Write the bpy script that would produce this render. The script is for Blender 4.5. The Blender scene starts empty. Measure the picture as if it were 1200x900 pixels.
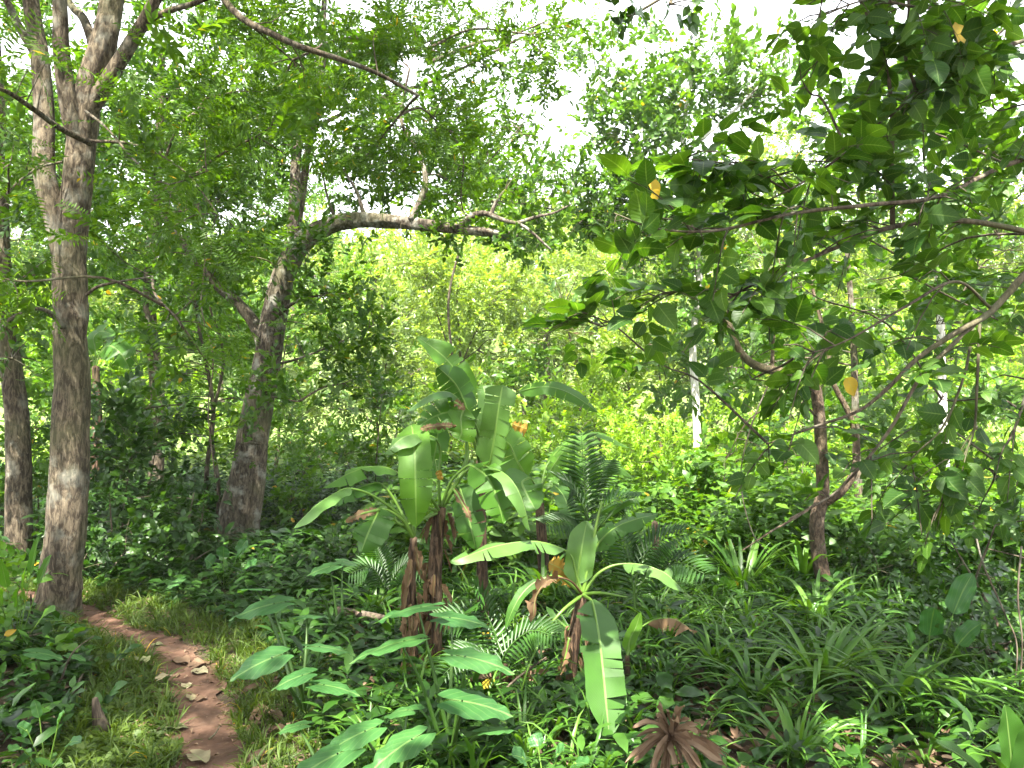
import bpy, math
import numpy as np
from mathutils import Vector

rng = np.random.default_rng(11)
scene = bpy.context.scene
def seed(txt):
    global rng
    rng = np.random.default_rng(sum((i + 1) * ord(c) for i, c in enumerate(txt)))
COL = scene.collection
R = math.radians

# ------------------------------------------------------------------ camera frame
F, CX, CY, EYE = 906.0, 600.0, 450.0, 1.7
PITCH = math.atan(30 / 906)
cp, sp = math.cos(PITCH), math.sin(PITCH)

def at(px, py, d):
    """the place in the world seen at photo position px,py and d metres ahead"""
    x, y = (px - CX) / F, (CY - py) / F
    dy, dz = cp - y * sp, sp + y * cp
    k = d / dy
    return np.array([x * k, d, EYE + dz * k])

def P(*pts): return [at(*p) for p in pts]
def nz(v):
    v = np.asarray(v, float)
    return v / np.maximum(np.linalg.norm(v, axis=-1, keepdims=True), 1e-9)
def sstep(a, b, x):
    t = np.clip((np.asarray(x, float) - a) / (b - a), 0, 1)
    return t * t * (3 - 2 * t)

# ------------------------------------------------------------------ splines
def spline(pts, n):
    p = np.asarray(pts, float)
    if len(p) == 2:
        t = np.linspace(0, 1, n)[:, None]
        return p[0] * (1 - t) + p[1] * t
    q = np.vstack([2 * p[0] - p[1], p, 2 * p[-1] - p[-2]])
    m = len(p) - 1
    out = []
    for s in np.linspace(0, m, n):
        i = min(int(s), m - 1); t = s - i
        a, b, c, d = q[i], q[i + 1], q[i + 2], q[i + 3]
        out.append(.5 * (2 * b + (c - a) * t + (2 * a - 5 * b + 4 * c - d) * t * t + (3 * b - a - 3 * c + d) * t ** 3))
    return np.array(out)
def plen(p): return float(np.linalg.norm(np.diff(np.asarray(p), axis=0), axis=1).sum())

# ------------------------------------------------------------------ path and ground
PATH = np.array([(-.2, -3), (-.55, .5), (-1.0, 2.2), (-1.47, 3.67), (-1.98, 4.8), (-2.5, 5.6), (-3.15, 6.2), (-4.1, 6.75), (-5.4, 7.1), (-8, 7.3), (-14, 8.5)])
PC = spline(np.c_[PATH, np.zeros(len(PATH))], 160)[:, :2]
def pdist(x, y):
    x = np.atleast_1d(np.asarray(x, float)); y = np.atleast_1d(np.asarray(y, float))
    d = np.full(x.shape, 1e9)
    for c in PC: d = np.minimum(d, np.hypot(x - c[0], y - c[1]))
    return d
def gz(x, y):
    x = np.asarray(x, float); y = np.asarray(y, float)
    z = .05 * np.sin(1.3 * x + .6) * np.cos(1.1 * y) + .03 * np.sin(2.9 * x - 1.7 * y)
    z = z * sstep(1.5, 4, np.abs(x + 1.5) + .3 * y)
    z = z + .32 * sstep(-3.2, -5.6, x) * sstep(9, 5, y) + .12 * sstep(-2.2, -3.2, x) * sstep(6, 4.6, y)
    z = z - .35 * sstep(7, 12, y) * sstep(1.0, 5, x)
    h = np.maximum(0, y - 19)
    z = z + .27 * h * sstep(0, 8, h) * (1 + .12 * np.sin(x * .13 + 1)) + .35 * np.sin(x * .4) * sstep(0, 8, h)
    return z
def g1(x, y): return float(gz(x, y))

# ------------------------------------------------------------------ mesh buffer
BASE = {}
class Buf:
    def __init__(s): s.v, s.f, s.u, s.n = [], [], [], 0
    def add(s, v, f, u=None):
        v = np.asarray(v, float).reshape(-1, 3); f = np.asarray(f, int).reshape(-1, 3)
        s.v.append(v); s.f.append(f + s.n); s.n += len(v)
        s.u.append(np.zeros((len(v), 2)) if u is None else np.asarray(u, float))
    def build(s, name, mat, parent=None, smooth=True):
        v = np.vstack(s.v); f = np.vstack(s.f); u = np.vstack(s.u)
        base = BASE.get(parent.name, np.zeros(3)) if parent else np.zeros(3)
        v = v - base
        me = bpy.data.meshes.new(name)
        me.vertices.add(len(v)); me.vertices.foreach_set('co', v.astype(np.float32).ravel())
        me.loops.add(f.size); me.loops.foreach_set('vertex_index', f.astype(np.int32).ravel())
        me.polygons.add(len(f)); me.polygons.foreach_set('loop_start', np.arange(0, f.size, 3, dtype=np.int32))
        uvl = me.uv_layers.new(name='UVMap')
        uvl.data.foreach_set('uv', u[f.ravel()].astype(np.float32).ravel())
        me.polygons.foreach_set('use_smooth', np.full(len(f), smooth))
        me.update(calc_edges=True); me.validate()
        me.materials.append(mat)
        o = bpy.data.objects.new(name, me); COL.objects.link(o)
        if parent: o.parent = parent; BASE[o.name] = base
        return o

def props(o, label=None, cat=None, group=None, kind=None):
    for k, v in (('label', label), ('category', cat), ('group', group), ('kind', kind)):
        if v: o[k] = v
    return o
def thing(name, label, cat, base, group=None):
    o = bpy.data.objects.new(name, None); o.empty_display_size = .1
    COL.objects.link(o); base = np.asarray(base, float); o.location = base; BASE[o.name] = base
    return props(o, label, cat, group)

# ------------------------------------------------------------------ tubes
def tube(buf, pts, r0, r1, n=8, seg=None, rough=0.0, flare=0.0, ease=1.0, cap=True):
    big = n >= 14
    if big: n = int(n * 2)
    L = plen(pts)
    seg = seg or max(3, int(L / (.035 if big else max(.03, min(.25, r0 * 1.1)))))
    c = spline(pts, seg + 1); t = np.linspace(0, 1, seg + 1)
    rad = r0 + (r1 - r0) * t ** ease
    if flare: rad = rad * (1 + flare * np.exp(-t * L / .22))
    T = nz(np.gradient(c, axis=0))
    a = np.array([1., 0, 0]) if abs(T[0][0]) < .8 else np.array([0, 1., 0])
    fr = []
    for k in range(seg + 1):
        a = nz(a - T[k] * a.dot(T[k])); fr.append((a, np.cross(T[k], a)))
    ang = np.linspace(0, 2 * np.pi, n, endpoint=False); ph = rng.random(6) * 6
    v = []
    nois = np.zeros((seg + 1, n))
    if big:
        a_ = rng.normal(0, 1, (seg + 1, n)); a_ = (a_ + np.roll(a_, 1, 0) + np.roll(a_, 2, 0) + np.roll(a_, 3, 0)) / 2; b_ = rng.normal(0, 1, (seg // 9 + 3, n // 5 + 1))
        b_ = np.kron(b_, np.ones((9, 5)))[:seg + 1, :n]
        for _ in range(4): b_ = (b_ + np.roll(b_, 1, 0) + np.roll(b_, 1, 1) + np.roll(b_, -1, 0) + np.roll(b_, -1, 1)) / 5
        nois = .014 * a_ + .05 * b_
    for k in range(seg + 1):
        s = t[k] * L
        w = 1 + rough * (np.sin(2 * ang + ph[0] + .8 * s) * .6 + np.sin(3 * ang + ph[1] - 1.3 * s) * .5 + .4 * np.sin(5 * ang + ph[2] + 2.1 * s) + .35 * np.sin(6 * s + ph[3] + ang)) + nois[k]
        if flare: w = w + flare * .35 * np.exp(-s / .2) * np.sin(5 * ang + ph[4])
        rr = (rad[k] * w)[:, None]
        v.append(c[k] + rr * (np.cos(ang)[:, None] * fr[k][0] + np.sin(ang)[:, None] * fr[k][1]))
    v = np.vstack(v); f = []
    for k in range(seg):
        for j in range(n):
            a0, b0 = k * n + j, k * n + (j + 1) % n
            f += [(a0, b0, b0 + n), (a0, b0 + n, a0 + n)]
    if cap:
        v = np.vstack([v, c[0], c[-1] + T[-1] * rad[-1] * .6]); m = (seg + 1) * n
        for j in range(n):
            f += [(m, (j + 1) % n, j), (m + 1, seg * n + j, seg * n + (j + 1) % n)]
    buf.add(v, f)
    return c

# ------------------------------------------------------------------ leaf templates: x along, y across, z up;  (verts, tris, uv)
def leaf4(w=.5, fold=.12, droop=.1):
    v = np.array([(0, 0, 0), (.45, w / 2, fold), (1, 0, -droop), (.45, -w / 2, fold)])
    return v, np.array([(0, 3, 2), (0, 2, 1)]), np.array([(0, .5), (.45, 1), (1, .5), (.45, 0)])
def leaf7(w=.5, fold=.1, droop=.15):
    h = w / 2
    v = np.array([(0, 0, 0), (.28, h * .85, fold), (.68, h * .8, fold * .6 - droop * .3), (1, 0, -droop), (.68, -h * .8, fold * .6 - droop * .3), (.28, -h * .85, fold), (.5, 0, .02)])
    f = np.array([(0, 6, 1), (1, 6, 2), (2, 6, 3), (3, 6, 4), (4, 6, 5), (5, 6, 0)])[:, ::-1]
    return v, f, np.c_[v[:, 0], v[:, 1] / w * .98 + .5]
def leafbig(w=.7, fold=.2, droop=.35, nu=8, heart=0.0, wave=.03, tipp=1.0):
    """ovate leaf with a short stalk"""
    us = np.linspace(0, 1, nu + 1); v, uv = [], []
    for u in us:
        hw = w / 2 * (math.sin(math.pi * min(1, u ** .72 + 0)) ** (.75)) if u < 1 else 0
        hw = max(hw, .012) * (1 if u < .8 else 1 - (u - .8) * 1.2 * tipp * .5)
        x = .14 + .86 * u
        zc = -droop * u * u
        for s in (-1, -.5, 0, .5, 1):
            y = s * hw
            xx = x - heart * .3 * abs(s) * max(0, 1 - u * 3) - .06 * abs(s) * (1 - u)
            v.append((xx, y, zc + fold * abs(y) + wave * math.sin(u * 11 + s * 2) * abs(s)))
            uv.append((u, s * .5 + .5))
    f = []
    for i in range(nu):
        for j in range(4):
            a = i * 5 + j
            f += [(a, a + 5, a + 6), (a, a + 6, a + 1)]
    v += [(0, .008, .0), (0, -.008, 0), (.16, .008, 0), (.16, -.008, 0)]; uv += [(0, .5)] * 4
    k = (nu + 1) * 5
    f += [(k, k + 1, k + 3), (k, k + 3, k + 2)]
    return np.array(v), np.array(f), np.array(uv)
def merge(parts):
    v, f, u, n = [], [], [], 0
    for a, b, c in parts: v.append(a); f.append(b + n); u.append(c); n += len(a)
    return np.vstack(v), np.vstack(f), np.vstack(u)
def place(tpl, p, X, N, s):
    X = nz(X); Y = nz(np.cross(N, X)); Z = np.cross(X, Y)
    s = np.broadcast_to(np.asarray(s, float), (3,))
    return np.asarray(p) + (tpl[0][:, :1] * s[0]) * X + (tpl[0][:, 1:2] * s[1]) * Y + (tpl[0][:, 2:3] * s[2]) * Z, tpl[1], tpl[2]
def scatter(buf, tpl, Pn, X, N, S):
    Pn = np.asarray(Pn, float); n = len(Pn)
    if n == 0: return
    X = nz(X); Y = nz(np.cross(N, X)); Z = np.cross(X, Y)
    S = np.asarray(S, float)
    if S.ndim == 1: S = S[:, None] * np.ones((1, 3))
    t = tpl[0]
    v = Pn[:, None] + (t[None, :, 0:1] * S[:, None, 0:1]) * X[:, None] + (t[None, :, 1:2] * S[:, None, 1:2]) * Y[:, None] + (t[None, :, 2:3] * S[:, None, 2:3]) * Z[:, None]
    k = len(t)
    f = (tpl[1][None] + (np.arange(n) * k)[:, None, None]).reshape(-1, 3)
    buf.add(v.reshape(-1, 3), f, np.tile(tpl[2], (n, 1)))
def area(tpl):
    v, f, _ = tpl
    return .5 * np.linalg.norm(np.cross(v[f[:, 1]] - v[f[:, 0]], v[f[:, 2]] - v[f[:, 0]]), axis=1).sum()
def stemtri(a, b, r=.006):
    a, b = np.array(a, float), np.array(b, float); s = nz(np.cross(b - a, [.3, .2, 1.])) * r; q = nz(np.cross(b - a, s)) * r
    v = np.array([a + s, a - s * .5 + q, a - s * .5 - q, b])
    return v, np.array([(0, 1, 3), (1, 2, 3), (2, 0, 3)]), np.full((4, 2), .5)

def sprig(leaf, n, ll, seed, flat=.5, ang=50, droop=0.0, curve=.1):
    """a twig one unit long carrying n leaves"""
    r = np.random.default_rng(seed); parts = []
    pos = lambda t: np.array([t, curve * math.sin(t * 2.5) * .4, -droop * t * t])
    parts.append(stemtri(pos(0), pos(.55), .010)); parts.append(stemtri(pos(.5), pos(1), .007))
    for i in range(n):
        t = .15 + .85 * (i + .5 * r.random()) / n; sd = 1 if i % 2 else -1
        a = R(ang + r.normal(0, 14)) * (1 - .5 * t * t); el = r.normal(.1, flat)
        X = np.array([math.cos(a), sd * math.sin(a) * math.cos(el), math.sin(a) * math.sin(el) * 1.0])
        if i == n - 1: X = np.array([1, r.normal(0, .2), r.normal(0, .2)])
        N = np.array([r.normal(0, .3), r.normal(0, .35), 1])
        parts.append(place(leaf, pos(t), X, N, ll * r.uniform(.7, 1.15)))
    return merge(parts)
def pinnate(npair, seed, w=.24, droop=.25, ll=.26, fwd=.35):
    r = np.random.default_rng(seed); parts = []; lf = leaf4(w, .03, .05)
    pos = lambda t: np.array([t, .0, .12 * t - droop * t * t])
    parts.append(stemtri(pos(0), pos(.5), .006)); parts.append(stemtri(pos(.5), pos(1), .004))
    for i in range(npair):
        t = .12 + .88 * i / (npair - 1); l = ll * (1 - .55 * abs(t - .45)) * r.uniform(.8, 1.1)
        for sd in (-1, 1):
            parts.append(place(lf, pos(t), (fwd, sd, r.normal(-.1, .15)), (r.normal(0, .2), 0, 1), l))
    return merge(parts)
def herb(seed, n, ll, leaf, h=.7, up=.15, lay=1.0):
    """upright stem of height h, leaves all round (z up)"""
    r = np.random.default_rng(seed); parts = [stemtri((0, 0, 0), (0, 0, h), .012)]
    a = r.random() * 6
    for i in range(n):
        a += 2.4 + r.normal(0, .25); t = .25 + .75 * (i + .7) / n
        p = (0, 0, h * t)
        parts.append(place(leaf, p, (math.cos(a), math.sin(a), up + r.normal(0, .18) + .7 * (t - .6)), (r.normal(0, .25), r.normal(0, .25), 1), ll * r.uniform(.65, 1.1)))
    return merge(parts)

S_small = [sprig(leaf7(.52), 9, .34, 100 + i, .5) for i in range(4)]
S_fine = [sprig(leaf4(.5), 12, .26, 130 + i, .6) for i in range(4)]
S_narrow = [sprig(leaf4(.32, .06, .2), 12, .36, 160 + i, .6, 40) for i in range(4)]
S_big = [sprig(leafbig(.66, .16, .22, 6, wave=.03), 6, .50, 190 + i, .35, 55, .15) for i in range(4)]
S_med = [sprig(leafbig(.56, .18, .3, 4), 8, .36, 220 + i, .45, 50, .1) for i in range(4)]
S_pin = [pinnate(11, 250 + i) for i in range(3)]
S_bigcard = [sprig(leaf7(.6), 6, .5, 280 + i, .5) for i in range(3)]

def rot_rand(n, s): return rng.normal(0, s, (n, 3))
def fill(buf, blobs, tpls, L, twigs=None, anchors=None, clump=.45, up=.35, out=.6, rnd=.5, down=0.0, Nr=.45, twr=.006, eff=.5):
    """leafy twigs of length L in clumps through each blob (centre, radii, cover)"""
    ar = np.mean([area(t) for t in tpls]) * L * L
    for c, rad, cov in blobs:
        c = np.asarray(c); rad = np.asarray(rad)
        A = math.pi * rad[0] * rad[2]
        n = max(3, int(cov * A / (ar * eff)))
        k = max(3, int(1.6 * A / (clump * clump) * max(1, rad[1] / rad[0]) ** .5))
        k = min(k, max(3, n // 3))
        d = nz(rng.normal(0, 1, (k, 3))); rr = rng.random(k) ** (1 / 2.3)
        cc = c + d * rr[:, None] * rad * rng.uniform(.8, 1.1, (k, 1))
        wgt = rng.uniform(.3, 1.7, k); wgt /= wgt.sum()
        idx = rng.choice(k, n, p=wgt)
        off = rng.normal(0, 1, (n, 3)) * clump * np.array([.42, .42, .30])
        pos = cc[idx] + off
        o = nz((pos - c) / rad + 1.2 * off / clump)
        X = nz(out * o + np.array([0, 0, up - down]) + rot_rand(n, rnd))
        N = nz(np.array([0, 0, 1.]) + rot_rand(n, Nr))
        S = L * rng.uniform(.65, 1.2, n)
        pos = pos - X * S[:, None] * .5
        wh = rng.integers(0, len(tpls), n)
        for j, t in enumerate(tpls):
            m = wh == j; scatter(buf, t, pos[m], X[m], N[m], S[m])
        if twigs is not None:
            if anchors is not None and len(anchors):
                aa = np.asarray(anchors); dd = np.linalg.norm(aa - c, axis=1) + .6 * np.maximum(0, aa[:, 2] - c[2])
                a = aa[int(np.argmin(dd))]
                if np.linalg.norm(a - c) > clump:
                    e = c + (c - a) * .25; mid = (a + c) / 2 + np.array([0, 0, .10]) * np.linalg.norm(c - a) + rng.normal(0, .05, 3)
                    sm = tube(twigs, [a, mid, c, e], twr * 2.2 + .002 * np.linalg.norm(c - a), twr, 5, 12, cap=False)
                    anchors = list(anchors) + list(sm[3:])
            for q in cc:
                if anchors is not None and len(anchors):
                    aa = np.asarray(anchors); dd = np.linalg.norm(aa - q, axis=1) + .6 * np.maximum(0, aa[:, 2] - q[2] - .1)
                    a = aa[int(np.argmin(dd))]
                else: a = c
                if np.linalg.norm(q - a) < .05: continue
                mid = (a + q) / 2 + rng.normal(0, .06, 3) * np.linalg.norm(q - a) + np.array([0, 0, .08]) * np.linalg.norm(q - a)
                tube(twigs, [a, mid, q], twr * (1 + .5 * np.linalg.norm(q - a)), twr * .4, 4, 4, cap=False)
def B(px, py, d, rx, ry, rd, cov):
    k = d / F
    return at(px, py, d), (rx * k, rd, ry * k), cov

# ------------------------------------------------------------------ materials
def newmat(name):
    m = bpy.data.materials.new(name); m.use_nodes = True; nt = m.node_tree; nt.nodes.clear()
    out = nt.nodes.new('ShaderNodeOutputMaterial')
    return m, nt, out
def nd(nt, t, **kw):
    n = nt.nodes.new(t)
    for k, v in kw.items():
        if k in n.inputs: n.inputs[k].default_value = v
        else: setattr(n, k, v)
    return n
def ramp(nt, stops):
    n = nt.nodes.new('ShaderNodeValToRGB'); e = n.color_ramp.elements
    while len(e) < len(stops): e.new(.5)
    for i, (p, c) in enumerate(stops): e[i].position = p; e[i].color = (*c, 1)
    return n
def leafmat(name, cols, trans=.4, rough=.45, spec=.22, veins=0, yellow=0.0, blotch=.25, tcol=(1.75, 1.65, .45), island=True, slope=.6):
    m, nt, out = newmat(name); L = nt.links.new
    k_ = 1 if name.startswith(('pale_far', 'lime', 'greyish', 'clearing')) else .68  # near foliage darkened against far leaves; part of the lighting contrast sits in colour
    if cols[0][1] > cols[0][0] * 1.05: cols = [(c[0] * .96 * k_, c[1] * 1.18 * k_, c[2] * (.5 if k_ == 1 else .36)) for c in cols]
    st = [(i / max(1, len(cols) - 1) * (1 - yellow - .002), c) for i, c in enumerate(cols)]
    if yellow: st += [(1 - yellow, (.42, .26, .02))]
    r = ramp(nt, st)
    if island: L(nd(nt, 'ShaderNodeNewGeometry').outputs['Random Per Island'], r.inputs[0])
    else:
        oi = nd(nt, 'ShaderNodeObjectInfo'); L(oi.outputs['Random'], r.inputs[0])
    col = r.outputs[0]
    tc = nd(nt, 'ShaderNodeTexCoord')
    if blotch:
        nz_ = nd(nt, 'ShaderNodeTexNoise', Scale=9.0, Detail=3.0); L(tc.outputs['Object'], nz_.inputs['Vector'])
        mr = nd(nt, 'ShaderNodeMapRange'); mr.inputs[1].default_value = .3; mr.inputs[2].default_value = .7
        mr.inputs[3].default_value = 1 - blotch; mr.inputs[4].default_value = 1 + blotch
        L(nz_.outputs[0], mr.inputs[0])
        vm = nd(nt, 'ShaderNodeVectorMath', operation='SCALE'); L(col, vm.inputs[0]); L(mr.outputs[0], vm.inputs['Scale']); col = vm.outputs[0]
    bump = None
    if veins:
        sx = nd(nt, 'ShaderNodeSeparateXYZ'); L(tc.outputs['UV'], sx.inputs[0])
        def mth(op, a, b=None):
            n = nd(nt, 'ShaderNodeMath', operation=op)
            for i, q in enumerate((a, b)):
                if q is None: continue
                if isinstance(q, (int, float)): n.inputs[i].default_value = q
                else: L(q, n.inputs[i])
            return n.outputs[0]
        av = mth('MULTIPLY', mth('ABSOLUTE', mth('SUBTRACT', sx.outputs[1], .5)), 2.0)
        rib = mth('LESS_THAN', av, .055)
        lat = mth('FRACT', mth('MULTIPLY', mth('SUBTRACT', sx.outputs[0], mth('MULTIPLY', av, slope * .4)), veins))
        wd = mth('ABSOLUTE', mth('SUBTRACT', lat, .5))
        lin = mth('LESS_THAN', wd, .07 if veins < 20 else .22)
        fac = mth('MINIMUM', mth('ADD', mth('MULTIPLY', rib, .45 if veins > 20 else .32), mth('MULTIPLY', lin, .10 if veins < 20 else .07)), .6)
        mx = nd(nt, 'ShaderNodeMix', data_type='RGBA'); L(fac, mx.inputs[0]); L(col, mx.inputs[6])
        mx.inputs[7].default_value = (.22, .33, .10, 1); col = mx.outputs[2]
        bump = nd(nt, 'ShaderNodeBump', Strength=.3, Distance=.004); L(wd, bump.inputs['Height'])
    pb = nd(nt, 'ShaderNodeBsdfPrincipled', Roughness=rough)
    pb.inputs['Specular IOR Level'].default_value = spec
    L(col, pb.inputs['Base Color'])
    tm = nd(nt, 'ShaderNodeVectorMath', operation='MULTIPLY'); L(col, tm.inputs[0]); tm.inputs[1].default_value = tcol
    tl = nd(nt, 'ShaderNodeBsdfTranslucent'); L(tm.outputs[0], tl.inputs[0])
    if bump: L(bump.outputs[0], pb.inputs['Normal'])
    ms = nd(nt, 'ShaderNodeMixShader'); ms.inputs[0].default_value = trans
    L(pb.outputs[0], ms.inputs[1]); L(tl.outputs[0], ms.inputs[2]); L(ms.outputs[0], out.inputs[0])
    return m
def barkmat(name, a, b, lichen=(.32, .33, .27), lic=.3, sc=(15, 15, 4.5), bump=1.0):
    m, nt, out = newmat(name); L = nt.links.new
    tc = nd(nt, 'ShaderNodeTexCoord'); mp = nd(nt, 'ShaderNodeMapping'); mp.inputs['Scale'].default_value = sc
    L(tc.outputs['Object'], mp.inputs[0])
    n1 = nd(nt, 'ShaderNodeTexNoise', Scale=2.2, Detail=9.0, Roughness=.68); L(mp.outputs[0], n1.inputs['Vector'])
    n1.inputs['Distortion'].default_value = .6
    r = ramp(nt, [(.36, tuple(x * .6 for x in a)), (.46, a), (.54, tuple((x + y) / 2 for x, y in zip(a, b))), (.66, b)]); L(n1.outputs[0], r.inputs[0])
    n2 = nd(nt, 'ShaderNodeTexNoise', Scale=5.0, Detail=6.0, Roughness=.6); L(tc.outputs['Object'], n2.inputs['Vector'])
    r2 = ramp(nt, [(.52, (0, 0, 0)), (.66, (lic, lic, lic))]); L(n2.outputs[0], r2.inputs[0])
    mx = nd(nt, 'ShaderNodeMix', data_type='RGBA'); L(r2.outputs[0], mx.inputs[0]); L(r.outputs[0], mx.inputs[6]); mx.inputs[7].default_value = (*lichen, 1)
    n3 = nd(nt, 'ShaderNodeTexNoise', Scale=1.6, Detail=4.0); L(tc.outputs['Object'], n3.inputs['Vector'])
    r3 = ramp(nt, [(.5, (0, 0, 0)), (.7, (.55, .55, .55))]); L(n3.outputs[0], r3.inputs[0])
    m2 = nd(nt, 'ShaderNodeMix', data_type='RGBA'); L(r3.outputs[0], m2.inputs[0]); L(mx.outputs[2], m2.inputs[6]); m2.inputs[7].default_value = (.09, .10, .04, 1)
    pb = nd(nt, 'ShaderNodeBsdfPrincipled', Roughness=.9); pb.inputs['Specular IOR Level'].default_value = .15
    L(m2.outputs[2], pb.inputs['Base Color'])
    bp = nd(nt, 'ShaderNodeBump', Strength=bump, Distance=.03); L(n1.outputs[0], bp.inputs['Height']); L(bp.outputs[0], pb.inputs['Normal'])
    L(pb.outputs[0], out.inputs[0])
    return m
def soilmat(name, a, b, c, sc=5.0, bump=.6, far=False):
    m, nt, out = newmat(name); L = nt.links.new
    tc = nd(nt, 'ShaderNodeTexCoord')
    n1 = nd(nt, 'ShaderNodeTexNoise', Scale=sc, Detail=9.0, Roughness=.65); L(tc.outputs['Object'], n1.inputs['Vector'])
    r = ramp(nt, [(.3, a), (.5, b), (.72, c)]); L(n1.outputs[0], r.inputs[0])
    n2 = nd(nt, 'ShaderNodeTexNoise', Scale=sc * 9, Detail=4.0); L(tc.outputs['Object'], n2.inputs['Vector'])
    r2 = ramp(nt, [(.6, (0, 0, 0)), (.72, (.45, .45, .45))]); L(n2.outputs[0], r2.inputs[0])
    mx = nd(nt, 'ShaderNodeMix', data_type='RGBA'); L(r2.outputs[0], mx.inputs[0]); L(r.outputs[0], mx.inputs[6]); mx.inputs[7].default_value = (.14, .09, .055, 1)
    if far:
        sx = nd(nt, 'ShaderNodeSeparateXYZ'); L(tc.outputs['Object'], sx.inputs[0])
        ad = nd(nt, 'ShaderNodeMath', operation='MULTIPLY_ADD'); L(n1.outputs[0], ad.inputs[0]); ad.inputs[1].default_value = 6; L(sx.outputs[1], ad.inputs[2])
        mr = nd(nt, 'ShaderNodeMapRange'); L(ad.outputs[0], mr.inputs[0]); mr.inputs[1].default_value = 13; mr.inputs[2].default_value = 17
        m3 = nd(nt, 'ShaderNodeMix', data_type='RGBA'); L(mr.outputs[0], m3.inputs[0]); L(mx.outputs[2], m3.inputs[6]); m3.inputs[7].default_value = (.12, .17, .05, 1); mx = m3
    pb = nd(nt, 'ShaderNodeBsdfPrincipled', Roughness=.92); pb.inputs['Specular IOR Level'].default_value = .15
    L(mx.outputs[2], pb.inputs['Base Color'])
    bp = nd(nt, 'ShaderNodeBump', Strength=bump, Distance=.03); L(n1.outputs[0], bp.inputs['Height']); L(bp.outputs[0], pb.inputs['Normal'])
    L(pb.outputs[0], out.inputs[0])
    return m

M = {}
M['feather'] = leafmat('feathery_leaf', [(.06, .12, .02), (.09, .16, .025), (.12, .19, .035)], .48, .5, .3, yellow=.003)
M['canopy'] = leafmat('canopy_leaf', [(.035, .085, .014), (.07, .135, .02), (.11, .175, .035)], .47, .42, .4, yellow=.002)
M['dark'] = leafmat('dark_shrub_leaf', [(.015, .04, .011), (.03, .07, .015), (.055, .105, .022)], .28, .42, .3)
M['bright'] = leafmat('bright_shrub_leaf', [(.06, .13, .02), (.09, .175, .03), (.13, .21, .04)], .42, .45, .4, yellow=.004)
M['pale'] = leafmat('pale_far_leaf', [(.10, .14, .045), (.16, .20, .08), (.24, .27, .15)], .45, .35, .6)  # extra pale so the far slope looks sunlit; brightness is in the colour
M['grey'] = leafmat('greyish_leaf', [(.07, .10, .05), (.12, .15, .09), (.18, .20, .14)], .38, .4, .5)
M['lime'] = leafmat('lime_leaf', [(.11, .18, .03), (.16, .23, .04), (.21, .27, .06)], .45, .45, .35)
M['bigleaf'] = leafmat('large_ovate_leaf', [(.026, .07, .016), (.05, .105, .022), (.09, .16, .03)], .52, .45, .3, veins=8, yellow=0, blotch=.2)
M['banana'] = leafmat('banana_leaf', [(.065, .155, .024), (.085, .18, .03), (.10, .195, .034)], .48, .42, .3, veins=150, blotch=.12, island=False, slope=.15)
M['bananadark'] = leafmat('banana_leaf_dark', [(.035, .095, .025), (.05, .12, .03)], .38, .45, .3, veins=150, blotch=.12, island=False, slope=.15)
M['bananagrey'] = leafmat('banana_leaf_grey', [(.09, .165, .07), (.11, .185, .085)], .36, .4, .35, veins=150, blotch=.12, island=False, slope=.15)  # paler, greyer green than the other banana leaves
M['bananadry'] = leafmat('banana_leaf_dry', [(.085, .045, .024), (.15, .09, .05)], .2, .7, .2, veins=150, blotch=.4, island=False, slope=.15, tcol=(1.2, .9, .5))
M['bananayellow'] = leafmat('banana_leaf_yellow', [(.30, .17, .025), (.34, .20, .03)], .3, .6, .2, veins=150, blotch=.4, island=False, tcol=(1.2, 1, .5))
M['taro'] = leafmat('taro_leaf', [(.038, .105, .058), (.05, .125, .066), (.062, .14, .07)], .34, .45, .35, veins=5, blotch=.12, island=False, slope=1.4)
M['strap'] = leafmat('strap_leaf', [(.05, .12, .025), (.085, .175, .035), (.13, .21, .06)], .38, .4, .35, veins=0, blotch=.1)
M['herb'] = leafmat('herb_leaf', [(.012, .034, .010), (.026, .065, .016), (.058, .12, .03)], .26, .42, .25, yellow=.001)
M['grass'] = leafmat('grass_leaf', [(.055, .085, .02), (.085, .12, .03), (.12, .15, .04)], .38, .55, .3, yellow=.003)
M['palm'] = leafmat('palm_leaf', [(.03, .08, .024), (.05, .11, .032)], .34, .4, .35)
M['stalk'] = leafmat('green_stalk', [(.13, .21, .06), (.17, .25, .08)], .15, .4, .4, island=False, tcol=(1, 1, 1))
M['stalkdark'] = leafmat('dark_green_stalk', [(.05, .10, .03), (.07, .12, .04)], .1, .45, .4, island=False, tcol=(1, 1, 1))
M['litter'] = leafmat('dry_leaf', [(.06, .036, .021), (.11, .067, .04), (.19, .13, .083)], .15, .7, .2, tcol=(1.1, .95, .7))
M['palelitter'] = leafmat('pale_fallen_leaf', [(.16, .13, .075), (.22, .185, .115), (.15, .155, .07)], .15, .7, .2, blotch=.4, island=False, tcol=(1, 1, .8), veins=7)
M['yellowleaf'] = leafmat('yellow_leaf', [(.36, .235, .015), (.42, .29, .02)], .4, .5, .3, veins=8, blotch=.3, island=False, tcol=(1.2, 1.1, .6))
M['bark'] = barkmat('grey_brown_bark', (.048, .037, .025), (.165, .133, .09))
M['bark2'] = barkmat('mossy_bark', (.048, .038, .028), (.155, .13, .092), (.30, .30, .25), .7)
M['bark3'] = barkmat('reddish_bark', (.055, .038, .025), (.16, .115, .075), (.22, .20, .15), .3, (18, 18, 9))
M['barkdark'] = barkmat('dark_twig_bark', (.035, .027, .02), (.10, .078, .055), (.2, .19, .15), .3, bump=.3)
M['barkpale'] = barkmat('pale_bark', (.42, .39, .34), (.68, .65, .6), (.3, .28, .22), .3, bump=.3)
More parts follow.
